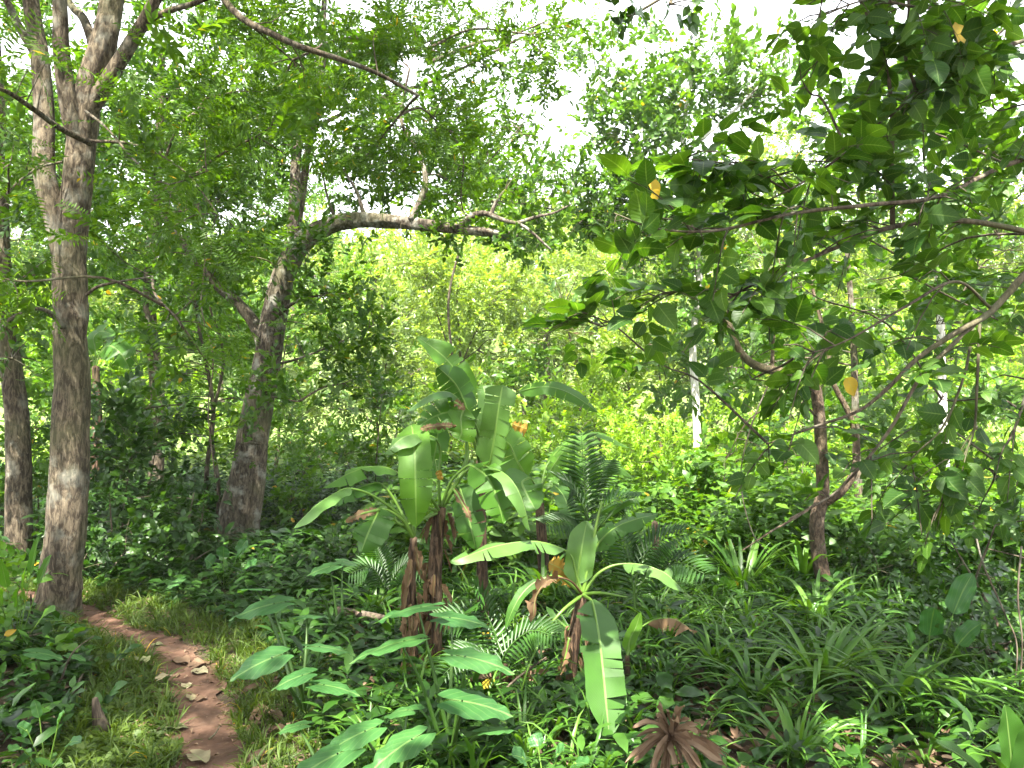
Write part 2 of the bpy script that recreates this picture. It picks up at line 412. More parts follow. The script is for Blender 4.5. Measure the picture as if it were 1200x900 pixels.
M['twig'] = barkmat('grey_twig_bark', (.05, .038, .026), (.14, .11, .08), lic=.2, bump=.3)
M['sheath'] = barkmat('dry_banana_sheath', (.03, .019, .012), (.16, .10, .06), (.26, .18, .12), .6, (22, 22, 3), 1.0)
M['ground'] = soilmat('forest_soil', (.022, .016, .011), (.04, .029, .018), (.10, .075, .045), far=True)
M['path'] = soilmat('red_earth', (.046, .024, .015), (.076, .042, .027), (.125, .075, .05), 4.0, .8)
M['lawn'] = leafmat('clearing_grass', [(.12, .19, .04), (.16, .23, .055), (.2, .26, .08)], .3, .6, .3)

# ------------------------------------------------------------------ world, sun, camera
sun_dir = nz(np.array([-.12, -.48, .86]))
w = bpy.data.worlds.new('World'); scene.world = w; w.use_nodes = True
nt = w.node_tree; nt.nodes.clear(); L = nt.links.new
out = nt.nodes.new('ShaderNodeOutputWorld'); bg = nt.nodes.new('ShaderNodeBackground'); bg.inputs[1].default_value = .066
sky = nt.nodes.new('ShaderNodeTexSky'); sky.sky_type = 'NISHITA'; sky.sun_disc = False
sky.sun_elevation = math.asin(sun_dir[2]); sky.sun_rotation = math.atan2(sun_dir[0], sun_dir[1]); sky.dust_density = 3.0
tc = nt.nodes.new('ShaderNodeTexCoord'); mp = nt.nodes.new('ShaderNodeMapping'); mp.inputs['Scale'].default_value = (1, 1, 2.2)
L(tc.outputs['Generated'], mp.inputs[0])
no = nt.nodes.new('ShaderNodeTexNoise'); no.inputs['Scale'].default_value = 1.6; no.inputs['Detail'].default_value = 7
L(mp.outputs[0], no.inputs['Vector'])
cr = nt.nodes.new('ShaderNodeValToRGB'); cr.color_ramp.elements[0].position = .22; cr.color_ramp.elements[1].position = .5
cr.color_ramp.elements[0].color = (.35, .35, .35, 1)
L(no.outputs[0], cr.inputs[0])
mx = nt.nodes.new('ShaderNodeMix'); mx.data_type = 'RGBA'
L(cr.outputs[0], mx.inputs[0]); L(sky.outputs[0], mx.inputs[6]); mx.inputs[7].default_value = (8.3, 8.6, 9.1, 1)
L(mx.outputs[2], bg.inputs[0]); L(bg.outputs[0], out.inputs[0])

sl = bpy.data.lights.new('sun', 'SUN'); sl.energy = 5.0; sl.angle = R(.53); sl.color = (1, .95, .86)
so = bpy.data.objects.new('sun', sl); COL.objects.link(so); so.location = (0, 0, 30)
so.rotation_euler = Vector(sun_dir).to_track_quat('Z', 'Y').to_euler()

cam = bpy.data.cameras.new('camera'); cam.sensor_width = 36; cam.lens = 36 * F / 1200; cam.clip_end = 1000; cam.clip_start = .05
co = bpy.data.objects.new('camera', cam); COL.objects.link(co); co.location = (0, 0, EYE); co.rotation_euler = (math.pi / 2 + PITCH, 0, 0)
scene.camera = co
scene.view_settings.view_transform = 'Standard'; scene.view_settings.look = 'None'
scene.view_settings.exposure = 2.93; scene.view_settings.gamma = 1.0
cy = scene.cycles
cy.max_bounces = 7; cy.diffuse_bounces = 4; cy.glossy_bounces = 2; cy.transmission_bounces = 5; cy.transparent_max_bounces = 4
cy.sample_clamp_indirect = 6; cy.use_denoising = True; cy.caustics_reflective = False; cy.caustics_refractive = False

# ------------------------------------------------------------------ ground, path, clearing
def grid(x0, x1, y0, y1, nx, ny, fz):
    X, Y = np.meshgrid(np.linspace(x0, x1, nx), np.linspace(y0, y1, ny))
    v = np.c_[X.ravel(), Y.ravel(), fz(X.ravel(), Y.ravel())]
    i = (np.arange(ny - 1)[:, None] * nx + np.arange(nx - 1)[None]).ravel()
    return v, np.vstack([np.c_[i, i + 1, i + nx + 1], np.c_[i, i + nx + 1, i + nx]])
def ground_z(x, y): return gz(x, y) - .05 * sstep(.45, .15, pdist(x, y))
b = Buf(); xs = np.r_[np.linspace(-260, -14, 20), np.linspace(-13, 13, 110), np.linspace(14, 260, 20)]
ys = np.r_[np.linspace(-60, -5, 10), np.linspace(-4, 20, 110), np.linspace(20.6, 60, 40), np.linspace(65, 320, 16)]
X, Y = np.meshgrid(xs, ys); Yc = np.minimum(Y, 62)
v = np.c_[X.ravel(), Y.ravel(), ground_z(X.ravel(), Yc.ravel())]
i = (np.arange(len(ys) - 1)[:, None] * len(xs) + np.arange(len(xs) - 1)[None]).ravel(); nx = len(xs)
b.add(v, np.vstack([np.c_[i, i + 1, i + nx + 1], np.c_[i, i + nx + 1, i + nx]]))
props(b.build('ground', M['ground']), 'dark forest soil under the plants', 'ground', kind='structure')

b = Buf(); n = len(PC); tan = nz(np.gradient(PC, axis=0)); nor = np.c_[-tan[:, 1], tan[:, 0]]
vv, ff = [], []; kk = 9
for i in range(n):
    hw = .205 + .04 * math.sin(i * .9) + .03 * math.sin(i * .37 + 1)
    for j in range(kk):
        s = -1 + 2 * j / (kk - 1); q = PC[i] + nor[i] * s * hw * (1 + .08 * math.sin(i * 2.1 + j))
        vv.append((q[0], q[1], g1(q[0], q[1]) - .032 + .045 * abs(s) ** 3 * 0 + .012 * math.sin(i * 1.1 + j * 1.7) * (1 - abs(s))))
for i in range(n - 1):
    for j in range(kk - 1):
        a = i * kk + j; ff += [(a, a + 1, a + kk + 1), (a, a + kk + 1, a + kk)]
b.add(vv, ff); props(b.build('path', M['path']), 'narrow red earth footpath bending behind the big trunk', 'path', kind='structure')

rng = np.random.default_rng(101)
# ------------------------------------------------------------------ stuff on the ground
H_lance = [herb(300 + i, 8, .42, leaf7(.34, .05, .2), .6) for i in range(4)]
H_ovate = [herb(320 + i, 7, .46, leafbig(.6, .15, .3, 3), .55) for i in range(4)]
H_low = [herb(340 + i, 10, .5, leaf7(.7, .08, .1), .35) for i in range(3)]
def blade_tpl(w=.06, arch=.5, n=5):
    v, uv = [], []
    for k in range(n + 1):
        t = k / n; h = w / 2 * (1 - t ** 3) * (.6 + .4 * min(1, t * 4))
        x, z = t * (.35 + .65 * arch * t), t * 1.0 - arch * .75 * t * t * t
        v += [(x, -h, z), (x, 0, z - w * .18), (x, h, z)]; uv += [(t, 0), (t, .5), (t, 1)]
    f = []
    for k in range(n):
        for j in (0, 1):
            a = k * 3 + j; f += [(a, a + 1, a + 4), (a, a + 4, a + 3)]
    return np.array(v), np.array(f), np.array(uv)
def tuft(seed, n, w, lo=.5, arch=(.3, .9)):
    r = np.random.default_rng(seed); parts = []
    for i in range(n):
        a = r.random() * 6.283; bl = blade_tpl(w, r.uniform(*arch), 4)
        parts.append(place(bl, (r.normal(0, .03), r.normal(0, .03), 0), (math.cos(a), math.sin(a), 0), (0, 0, 1), np.array([1, 1, 1]) * r.uniform(lo, 1)))
    return merge(parts)
T_grass = [tuft(360 + i, 9, .05) for i in range(3)]
def on_ground(n, x0, x1, y0, y1, keep=None):
    x = rng.uniform(x0, x1, n); y = rng.uniform(y0, y1, n)
    m = np.abs(x) < .8 * y + 1.2
    if keep is not None: m &= keep(x, y)
    x, y = x[m], y[m]
    return np.c_[x, y, ground_z(x, y)]
def upright(buf, tpls, pts, S, tilt=.12):
    n = len(pts); a = rng.random(n) * 6.283
    X = np.c_[np.cos(a), np.sin(a), rng.normal(0, tilt, n)]; N = nz(np.c_[rng.normal(0, tilt, (n, 2)), np.ones(n)])
    N = nz(N - X * (N * X).sum(1)[:, None])
    wh = rng.integers(0, len(tpls), n)
    for j, t in enumerate(tpls):
        m = wh == j; scatter(buf, t, pts[m], X[m], N[m], S[m])
def notpath(dd): return lambda x, y: pdist(x, y) > dd
# short verge grass and weeds along the path
b = Buf()
verge = lambda x, y: (pdist(x, y) > .15 + .05 * np.sin(9 * x + 5 * y)) & (pdist(x, y) < 1.0 + .5 * np.sin(3 * x)) & (rng.random(len(x)) < np.clip(1.25 - pdist(x, y), .1, 1))
p = on_ground(52000, -7, .6, 2.6, 8.2, verge); upright(b, H_low, p, rng.uniform(.03, .12, len(p)) * (.7 + .4 * np.sin(2.3 * p[:, 0] + 1.7 * p[:, 1])), .35)
p = on_ground(16000, -7, .6, 2.6, 8.2, verge); upright(b, T_grass, p, rng.uniform(.06, .22, len(p)), .3)
props(b.build('grass', M['grass']), 'short grass and weeds along both edges of the footpath', 'grass', kind='stuff')
# herb layer
b = Buf()
def dens(x, y):
    k = pdist(x, y) > .55
    return k & (rng.random(len(x)) < np.clip(.35 + (np.hypot(x, y) - 3) * .3 + .4 * np.sin(1.7 * x + .5 * y), .2, 1))
def H(n, tp, lo, hi, x0, x1, y0, y1):
    p = on_ground(n, x0, x1, y0, y1, dens); upright(b, tp, p, rng.uniform(lo, hi, len(p)), .2)
H(4200, H_lance, .16, .42, -9, 7, 3.2, 10)
H(3600, H_ovate, .13, .34, -9, 7, 3.2, 10)
H(6500, H_low, .08, .22, -9, 8, 3.0, 9)
H_tall = [herb(380 + i, 18, .19, leafbig(.46, .12, .25, 3), .95, .1) for i in range(4)]
H(1500, H_lance, .25, .5, -10, 12, 8.5, 17); H(1400, H_tall, .4, .9, -10, 1, 10.4, 15)
H(2200, H_ovate, .25, .5, -10, 12, 8.5, 17)
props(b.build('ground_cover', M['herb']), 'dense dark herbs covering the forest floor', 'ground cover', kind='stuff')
b = Buf()  # separate brighter leaf colour, standing in for the sun on these herbs
p = on_ground(3600, -1.5, 8, 7.4, 14, dens); k = .5 + .5 * np.sin(1.9 * p[:, 0] + .7 * p[:, 1]) * np.cos(1.3 * p[:, 1] - .6 * p[:, 0])
p = p[rng.random(len(p)) < .25 + .75 * k]; k = .5 + .5 * np.sin(1.9 * p[:, 0] + .7 * p[:, 1]) * np.cos(1.3 * p[:, 1] - .6 * p[:, 0])
upright(b, H_tall, p, rng.uniform(.4, .8, len(p)) + .75 * k ** 1.5 * rng.random(len(p)), .25)
props(b.build('ground_cover', M['bright']), 'tall herbs coloured bright as if sunlit around the vine-covered bush', 'herbs', kind='stuff')
b = Buf()
p = on_ground(900, -.8, 5, 3.2, 8, dens); upright(b, T_grass, p, rng.uniform(.25, .5, len(p)), .2)
props(b.build('grass', M['strap']), 'scattered grassy blades among the herbs', 'grass', kind='stuff')
b = Buf()
p = on_ground(2600, -1.5, 4, 3.2, 7.5, notpath(.3)); n = len(p); a = rng.random(n) * 6.28
scatter(b, leaf7(.4, .2, .3), p + [0, 0, .02], np.c_[np.cos(a), np.sin(a), rng.normal(0, .2, n)], nz(rng.normal(0, .3, (n, 3)) + [0, 0, 1]), rng.uniform(.05, .18, n))
p = on_ground(26000, -6, 0, 2.6, 8, lambda x, y: (pdist(x, y) < .36) & (rng.random(len(x)) < .12 + 9 * pdist(x, y) ** 2)); n = len(p); a = rng.random(n) * 6.28
scatter(b, leaf4(.4, .15, .2), p + [0, 0, .034], np.c_[np.cos(a), np.sin(a), rng.normal(0, .1, n)], nz(rng.normal(0, .2, (n, 3)) + [0, 0, 1]), rng.uniform(.008, .05, n) * rng.uniform(.5, 1, n))
props(b.build('leaf_litter', M['litter']), 'brown dry leaf litter lying between the plants', 'leaf litter', kind='stuff')
# sunny clearing beyond the crooked tree
b = Buf(); p = on_ground(9000, 1.5, 22, 12, 24); upright(b, T_grass, p, rng.uniform(.2, .55, len(p)), .3)
props(b.build('grass', M['lawn']), 'pale sunlit grass in the clearing beyond the trees', 'grass', kind='stuff')

# ------------------------------------------------------------------ trees
def tree(label, base, trunk, r0, r1, blobs, mat, tpls, L, bark='bark', limbs=(), name='tree', cat='tree', group=None, clump=.45,
         up=.35, out=.6, rnd=.5, down=0., flare=.0, rough=.05, tw=True, twr=.006, ntr=12, stems=(), Nr=.45):
    seed(label); t = thing(name, label, cat, base, group)
    anchors = []
    b = Buf(); c = tube(b, trunk, r0, r1, ntr, rough=rough, flare=flare); anchors += list(c[len(c) // 3:])
    tr = b.build('trunk', M[bark], t)
    for pts, a, e in stems:
        b = Buf(); c = tube(b, pts, a, e, max(6, ntr - 3), rough=rough, flare=flare); anchors += list(c[len(c) // 3:]); b.build('trunk', M[bark], t)
    for pts, a, e in limbs:
        b = Buf(); c = tube(b, pts, a, e, 8 if a > .02 else 6, rough=rough * .7); anchors += list(c[2:]); b.build('limb', M[bark], tr)
    tb = Buf() if tw else None; fb = Buf()
    fill(fb, blobs, tpls, L, tb, anchors, clump, up, out, rnd, down, Nr, twr)
    fb.build('crown', M[mat], t)
    if tw and tb.n: props(tb.build('twigs', M['twig'], t), kind='stuff')
    return t

D1 = 6.4
# the big forked tree beside the path, feathery leaves
tree('tall forked tree with grey-brown bark standing beside the footpath', at(66, 722, D1),
     P((62, 735, D1), (68, 700, D1), (76, 640, D1), (81, 560, D1), (85, 450, D1), (82, 370, D1), (82, 300, D1), (90, 215, D1), (96, 165, D1), (103, 110, D1), (122, 50, D1), (132, 0, D1), (150, -120, D1), (170, -300, D1), (180, -520, D1)), .165, .07,
     [(at(60, -330, 6.6), (2.6, 2.2, 1.3), 1.6), (at(330, -300, 6.0), (2.0, 2.0, 1.0), 1.6), (at(-200, -250, 6), (1.8, 2.0, 1.2), 1.4), (np.array([-3.2, 2.4, 7.0]), (3.0, 2.6, .9), 1.9), (np.array([-.4, 2.8, 7.6]), (2.8, 2.8, .9), 1.9), (np.array([-5.6, .2, 7.4]), (2.8, 2.6, .9), 1.6), (np.array([-2.8, -1.4, 7.4]), (2.8, 2.4, .9), 1.8),  # last four blobs: unseen crown overhead and behind the camera, added for shade
      B(20, 70, 5.6, 70, 50, .5, .5), B(10, 200, 5.4, 50, 60, .5, .6), B(230, 130, 5.8, 110, 90, .7, 1.1), B(330, 60, 6.2, 120, 70, .8, 1.1),
      B(210, 270, 5.4, 90, 70, .5, 1.1), B(205, 370, 5.6, 60, 60, .5, .5), B(30, 330, 5.0, 60, 60, .4, .7), B(300, 160, 5.8, 80, 60, .4, .7), B(470, 60, 6.6, 110, 70, .8, 1.1), B(440, 170, 6.6, 80, 60, .6, 1.1), B(520, 150, 6.8, 60, 70, .5, 1.1), B(620, 40, 6.8, 90, 50, .7, .55), B(540, 230, 7, 50, 50, .4, .6),
      B(240, 420, 6.2, 50, 60, .5, .25)], 'feather', S_pin + S_fine[:1], .30, 'bark',
     limbs=[(P((83, 330, D1), (66, 260, D1 - .02), (52, 200, D1 - .05), (52, 130, D1), (46, 60, D1), (36, 0, D1 + .1), (20, -150, D1 + .2), (-10, -330, D1 + .3)), .105, .05),
            (P((94, 175, D1), (82, 130, D1 - .1), (72, 60, D1 - .1), (70, 0, D1 - .15), (60, -150, D1 - .3), (40, -350, D1 - .4)), .085, .035),
            (P((104, 130, D1), (128, 92, D1 - .05), (155, 48, D1 - .1), (182, 0, D1 - .2), (230, -110, D1 - .4), (300, -300, D1 - .6)), .075, .03),
            (P((170, 26, D1 - .15), (200, 12, D1 - .2), (245, -4, D1 - .3), (330, -60, D1 - .4)), .03, .015),
            (P((112, 60, D1), (98, 22, D1 + .1), (80, 0, D1 + .2), (40, -90, D1 + .4)), .045, .02),
            (P((40, 60, D1), (22, 30, D1 + .2), (5, -5, D1 + .3), (-40, -90, D1 + .4)), .04, .02),
            (P((106, 168, D1 - .1), (70, 150, D1 - .4), (35, 125, D1 - .7), (0, 104, D1 - 1), (-60, 90, D1 - 1.3)), .026, .012),
            (P((72, 190, D1 - .1), (50, 195, D1 - .3), (25, 210, D1 - .5), (0, 235, D1 - .6)), .012, .005),
            (P((74, 384, D1 - .14), (58, 366, D1 - .25), (40, 362, D1 - .4), (15, 372, D1 - .5), (-10, 395, D1 - .6)), .022, .006),
            (P((102, 345, D1 - .1), (115, 336, D1 - .2), (140, 330, D1 - .3), (178, 324, D1 - .4)), .018, .005),
            (P((210, -130, D1 - .4), (262, -2, D1 - .8), (330, 45, D1 - 1), (400, 70, D1 - .9), (440, 85, D1 - .7), (490, 112, D1 - .5)), .03, .012),
            (P((100, 130, D1 - .1), (125, 150, D1 - .5), (160, 190, D1 - .8), (195, 215, D1 - 1), (245, 200, D1 - 1.1)), .012, .004),
            (P((105, 165, D1 - .1), (160, 170, D1 - .4), (215, 200, D1 - .7), (255, 250, D1 - .9)), .014, .004)],
     clump=.4, up=.1, out=.6, rnd=.4, down=.15, flare=.65, rough=.045, twr=.005, ntr=22)

# thinner trunk at the edge of the picture
tree('slim tree with shaded brown trunk standing behind the forked tree', at(20, 655, 8.6),
     P((20, 665, 8.6), (22, 600, 8.6), (20, 500, 8.6), (10, 400, 8.6), (2, 300, 8.6), (-2, 150, 8.6), (-10, -50, 8.6), (0, -350, 8.6)), .145, .05,
     [B(20, 330, 8.2, 90, 80, .8, 1.2), B(15, 420, 8.1, 50, 50, .4, .7), B(60, 220, 8.4, 120, 120, 1, .8), (at(0, -300, 8.6), (2.2, 2, 1.3), 1.4)], 'canopy', S_small, .38, 'bark',
     flare=.2)

D2 = 9.9
tree('leaning mossy tree whose long bough reaches over the clearing', at(274, 634, D2),
     P((268, 645, D2), (276, 615, D2), (288, 560, D2), (298, 500, D2), (310, 430, D2), (322, 370, D2), (331, 325, D2), (345, 296, D2), (365, 275, D2), (385, 265, D2), (410, 259, D2), (450, 259, D2 - .1), (500, 264, D2 - .2), (545, 269, D2 - .3), (605, 277, D2 - .4)), .235, .045,
     [B(340, 120, 10.2, 120, 110, 1.3, 1.4), B(345, 275, 9.5, 45, 40, .4, .8), B(290, 300, 9.5, 50, 40, .4, .8), B(395, 360, 9.7, 62, 70, .8, 1.3), B(425, 385, 9.6, 35, 40, .5, 1.0), B(325, 420, 9.3, 45, 45, .4, .6), B(285, 520, 9.3, 35, 40, .3, .5), B(345, 470, 9.4, 35, 50, .4, .9), B(400, 450, 9.8, 50, 50, .6, .6), B(240, 240, 10.6, 90, 80, 1, 1.3), B(460, 200, 10.6, 80, 70, .6, 1.1), B(500, 130, 10.2, 70, 60, .8, .9),
      B(535, 222, 10.4, 70, 55, .5, 1.2), B(590, 225, 9.8, 60, 50, .6, .9), B(555, 250, 9.6, 60, 35, .5, 1.0), B(625, 262, 9.5, 60, 40, .6, .9), B(225, 350, 10.4, 60, 70, .7, .8),
      B(600, 160, 10.2, 45, 60, .7, .5), (at(330, -150, 10.3), (2.6, 2, 1.6), 1.2)], 'canopy', S_small, .34, 'bark2',
     limbs=[(P((311, 410, D2), (298, 380, D2 + .1), (278, 355, D2 + .1), (255, 335, D2), (225, 300, D2), (190, 250, D2)), .10, .03),
            (P((340, 300, D2), (345, 240, D2 + .1), (350, 170, D2 + .3), (375, 90, D2 + .5), (380, 0, D2 + .6), (390, -160, D2 + .7)), .085, .03),
            (P((482, 258, D2 - .2), (494, 232, D2 - .2), (499, 212, D2 - .2), (492, 180, D2 - .1), (470, 140, D2), (480, 80, D2)), .055, .015),
            (P((538, 268, D2 - .3), (552, 254, D2 - .4), (568, 250, D2 - .4), (590, 258, D2 - .5), (615, 266, D2 - .6), (645, 292, D2 - .7)), .05, .012),
            (P((575, 252, D2 - .4), (582, 235, D2 - .4), (592, 222, D2 - .4)), .03, .01),
            (P((605, 262, D2 - .5), (630, 254, D2 - .6), (650, 249, D2 - .6), (672, 238, D2 - .6)), .028, .008),
            (P((428, 258, D2 - .1), (418, 225, D2), (400, 195, D2 + .1)), .03, .01),
            (P((395, 262, D2), (385, 235, D2), (378, 205, D2)), .025, .008),
            (P((500, 75, D2), (560, 50, D2), (590, 45, D2), (640, 25, D2)), .03, .012),
            (P((322, 372, D2 - .2), (350, 352, D2 - .3), (385, 345, D2 - .4)), .03, .008),
            (P((310, 430, D2 - .2), (350, 420, D2 - .4), (400, 400, D2 - .4), (440, 380, D2 - .4)), .02, .006)],
     stems=[(P((292, 645, D2 - .1), (300, 590, D2 - .1), (306, 540, D2 - .1), (311, 470, D2 - .05), (318, 400, D2 - .02)), .09, .05)],
     flare=.3, rough=.09, ntr=18, clump=.4)

# canopy trees behind
tree('leafy tree filling the gap between the forked and leaning trunks', at(180, 600, 13), P((180, 610, 13), (185, 480, 13), (175, 350, 13), (185, 200, 13), (190, 60, 13)), .14, .05,
     [B(200, 300, 13, 130, 90, 1.5, 1.8), B(180, 160, 13, 150, 110, 1.6, 1.6), B(120, 420, 13, 90, 80, 1.2, 1.4), B(270, 60, 13, 130, 90, 1.5, 1.1), B(150, -60, 13, 200, 120, 1.6, .8), B(60, 120, 13, 110, 120, 1.5, 1.2)], 'bright', S_small, .42, clump=.5)
tree('dark leafy tree over the thin twin stems', at(246, 650, 10.6), P((246, 655, 10.6), (242, 560, 10.6), (250, 480, 10.6), (236, 400, 10.6), (225, 330, 10.6)), .035, .02,
     [B(215, 430, 10.4, 75, 60, .9, .9), B(160, 480, 10.6, 60, 60, .8, 1.0), B(290, 470, 10.9, 40, 60, .6, .5)], 'canopy', S_med, .38, 'barkdark',
     stems=[(P((254, 655, 10.5), (256, 570, 10.5), (248, 500, 10.5), (262, 420, 10.5), (246, 360, 10.4)), .03, .015)], clump=.35, name='sapling', cat='sapling')
tree('tall thin-leaved tree behind the end of the long bough', at(600, 520, 15), P((528, 540, 15), (530, 430, 15), (527, 340, 15), (560, 230, 15)), .03, .02,
     [B(580, 215, 15, 70, 60, 1, .9), B(640, 235, 15, 60, 60, 1, .8), B(690, 250, 14.6, 60, 50, 1, 1.0), B(500, 190, 15, 60, 50, 1, .6)], 'canopy', S_small, .4, limbs=[(P((560, 235, 15), (620, 240, 15), (690, 255, 14.8)), .03, .012)])
tree('open crowned tree against the white sky above the path clearing', at(300, 560, 12), P((300, 560, 12), (322, 430, 12.2), (352, 240, 12.2), (370, 140, 12), (420, 40, 12)), .09, .04,
     [B(430, 90, 12, 90, 90, 1, .8), B(500, 60, 12, 90, 80, 1, .8), B(600, 70, 12, 70, 70, .9, .7), B(560, 160, 12, 50, 40, .9, .6), B(650, 55, 12, 40, 50, .6, .5), B(655, 95, 12, 50, 45, .5, .8), B(560, 200, 12, 60, 40, .6, .8)], 'canopy', S_small, .34,
     limbs=[(P((368, 150, 12), (430, 120, 12), (520, 90, 12), (610, 45, 12), (655, 30, 12)), .035, .012), (P((372, 120, 12), (410, 100, 12), (480, 60, 12), (560, 20, 12)), .03, .01)], clump=.4)
# upper right pale canopy
tree('tall pale tree with grey-green leaves behind the large-leaved branches', at(815, 545, 15), P((818, 560, 15), (816, 480, 15), (812, 400, 15), (820, 300, 15), (800, 180, 15), (815, 60, 15)), .085, .04,
     [B(790, 220, 15, 110, 70, 1.4, 1.53), B(740, 150, 15, 60, 90, 1, 1.5), B(830, 130, 15, 90, 70, 1.2, 1.36), B(900, 90, 15, 90, 70, 1.2, 1.02), B(725, 240, 15, 70, 60, 1, 1.9), B(810, 60, 15, 70, 50, 1, .8), B(725, 90, 15, 45, 60, .8, 1.0), B(850, 290, 15, 90, 60, 1, 1.19), B(690, 30, 15, 50, 50, 1, .5), B(700, 170, 15, 40, 60, 1, .7), B(830, 370, 14.8, 60, 50, .9, 1.36), B(770, 300, 14.8, 70, 50, .9, 1.36)], 'bright', S_med, .46, 'barkpale',
     limbs=[(P((812, 260, 15), (770, 210, 15), (735, 150, 15), (700, 90, 15)), .04, .012), (P((803, 180, 15), (860, 130, 15), (920, 70, 15)), .04, .012)], clump=.5, up=.6)
tree('tall white-trunked tree beyond the clearing grass', at(1108, 575, 15), P((1112, 640, 15), (1108, 560, 15), (1104, 450, 15), (1100, 330, 15), (1090, 200, 15)), .10, .06,
     [B(1060, 230, 15, 130, 90, 1.5, .9), B(1130, 120, 14, 120, 110, 1.5, 1.0), B(980, 180, 15, 100, 90, 1.4, .8)], 'bright', S_med, .46, 'barkpale', clump=.5)
tree('bushy green tree shading the sky over the crooked tree', at(1010, 600, 11), P((1012, 640, 11), (1004, 540, 11), (1000, 400, 11), (990, 260, 11)), .07, .03,
     [B(1000, 390, 11, 90, 60, 1, .7), B(920, 310, 11, 80, 60, 1, .6), B(1090, 380, 11, 80, 70, 1, .8), B(880, 430, 11.5, 60, 60, .8, .7), B(1160, 300, 11, 80, 100, 1, 1.2)], 'canopy', S_med, .40, clump=.4)
tree('small dark sprig of overhanging leaves at the top of the white sky', at(790, -160, 5), P((820, -420, 5), (800, -200, 5), (790, -60, 5), (785, 5, 5)), .03, .006,
     [B(745, 16, 5, 20, 14, .12, .9), B(800, 12, 5, 32, 16, .15, 1.1), B(770, -40, 5, 60, 30, .3, 1)], 'dark', S_med, .3, 'barkdark', clump=.15, down=.5, name='hanging_branch', cat='branch')

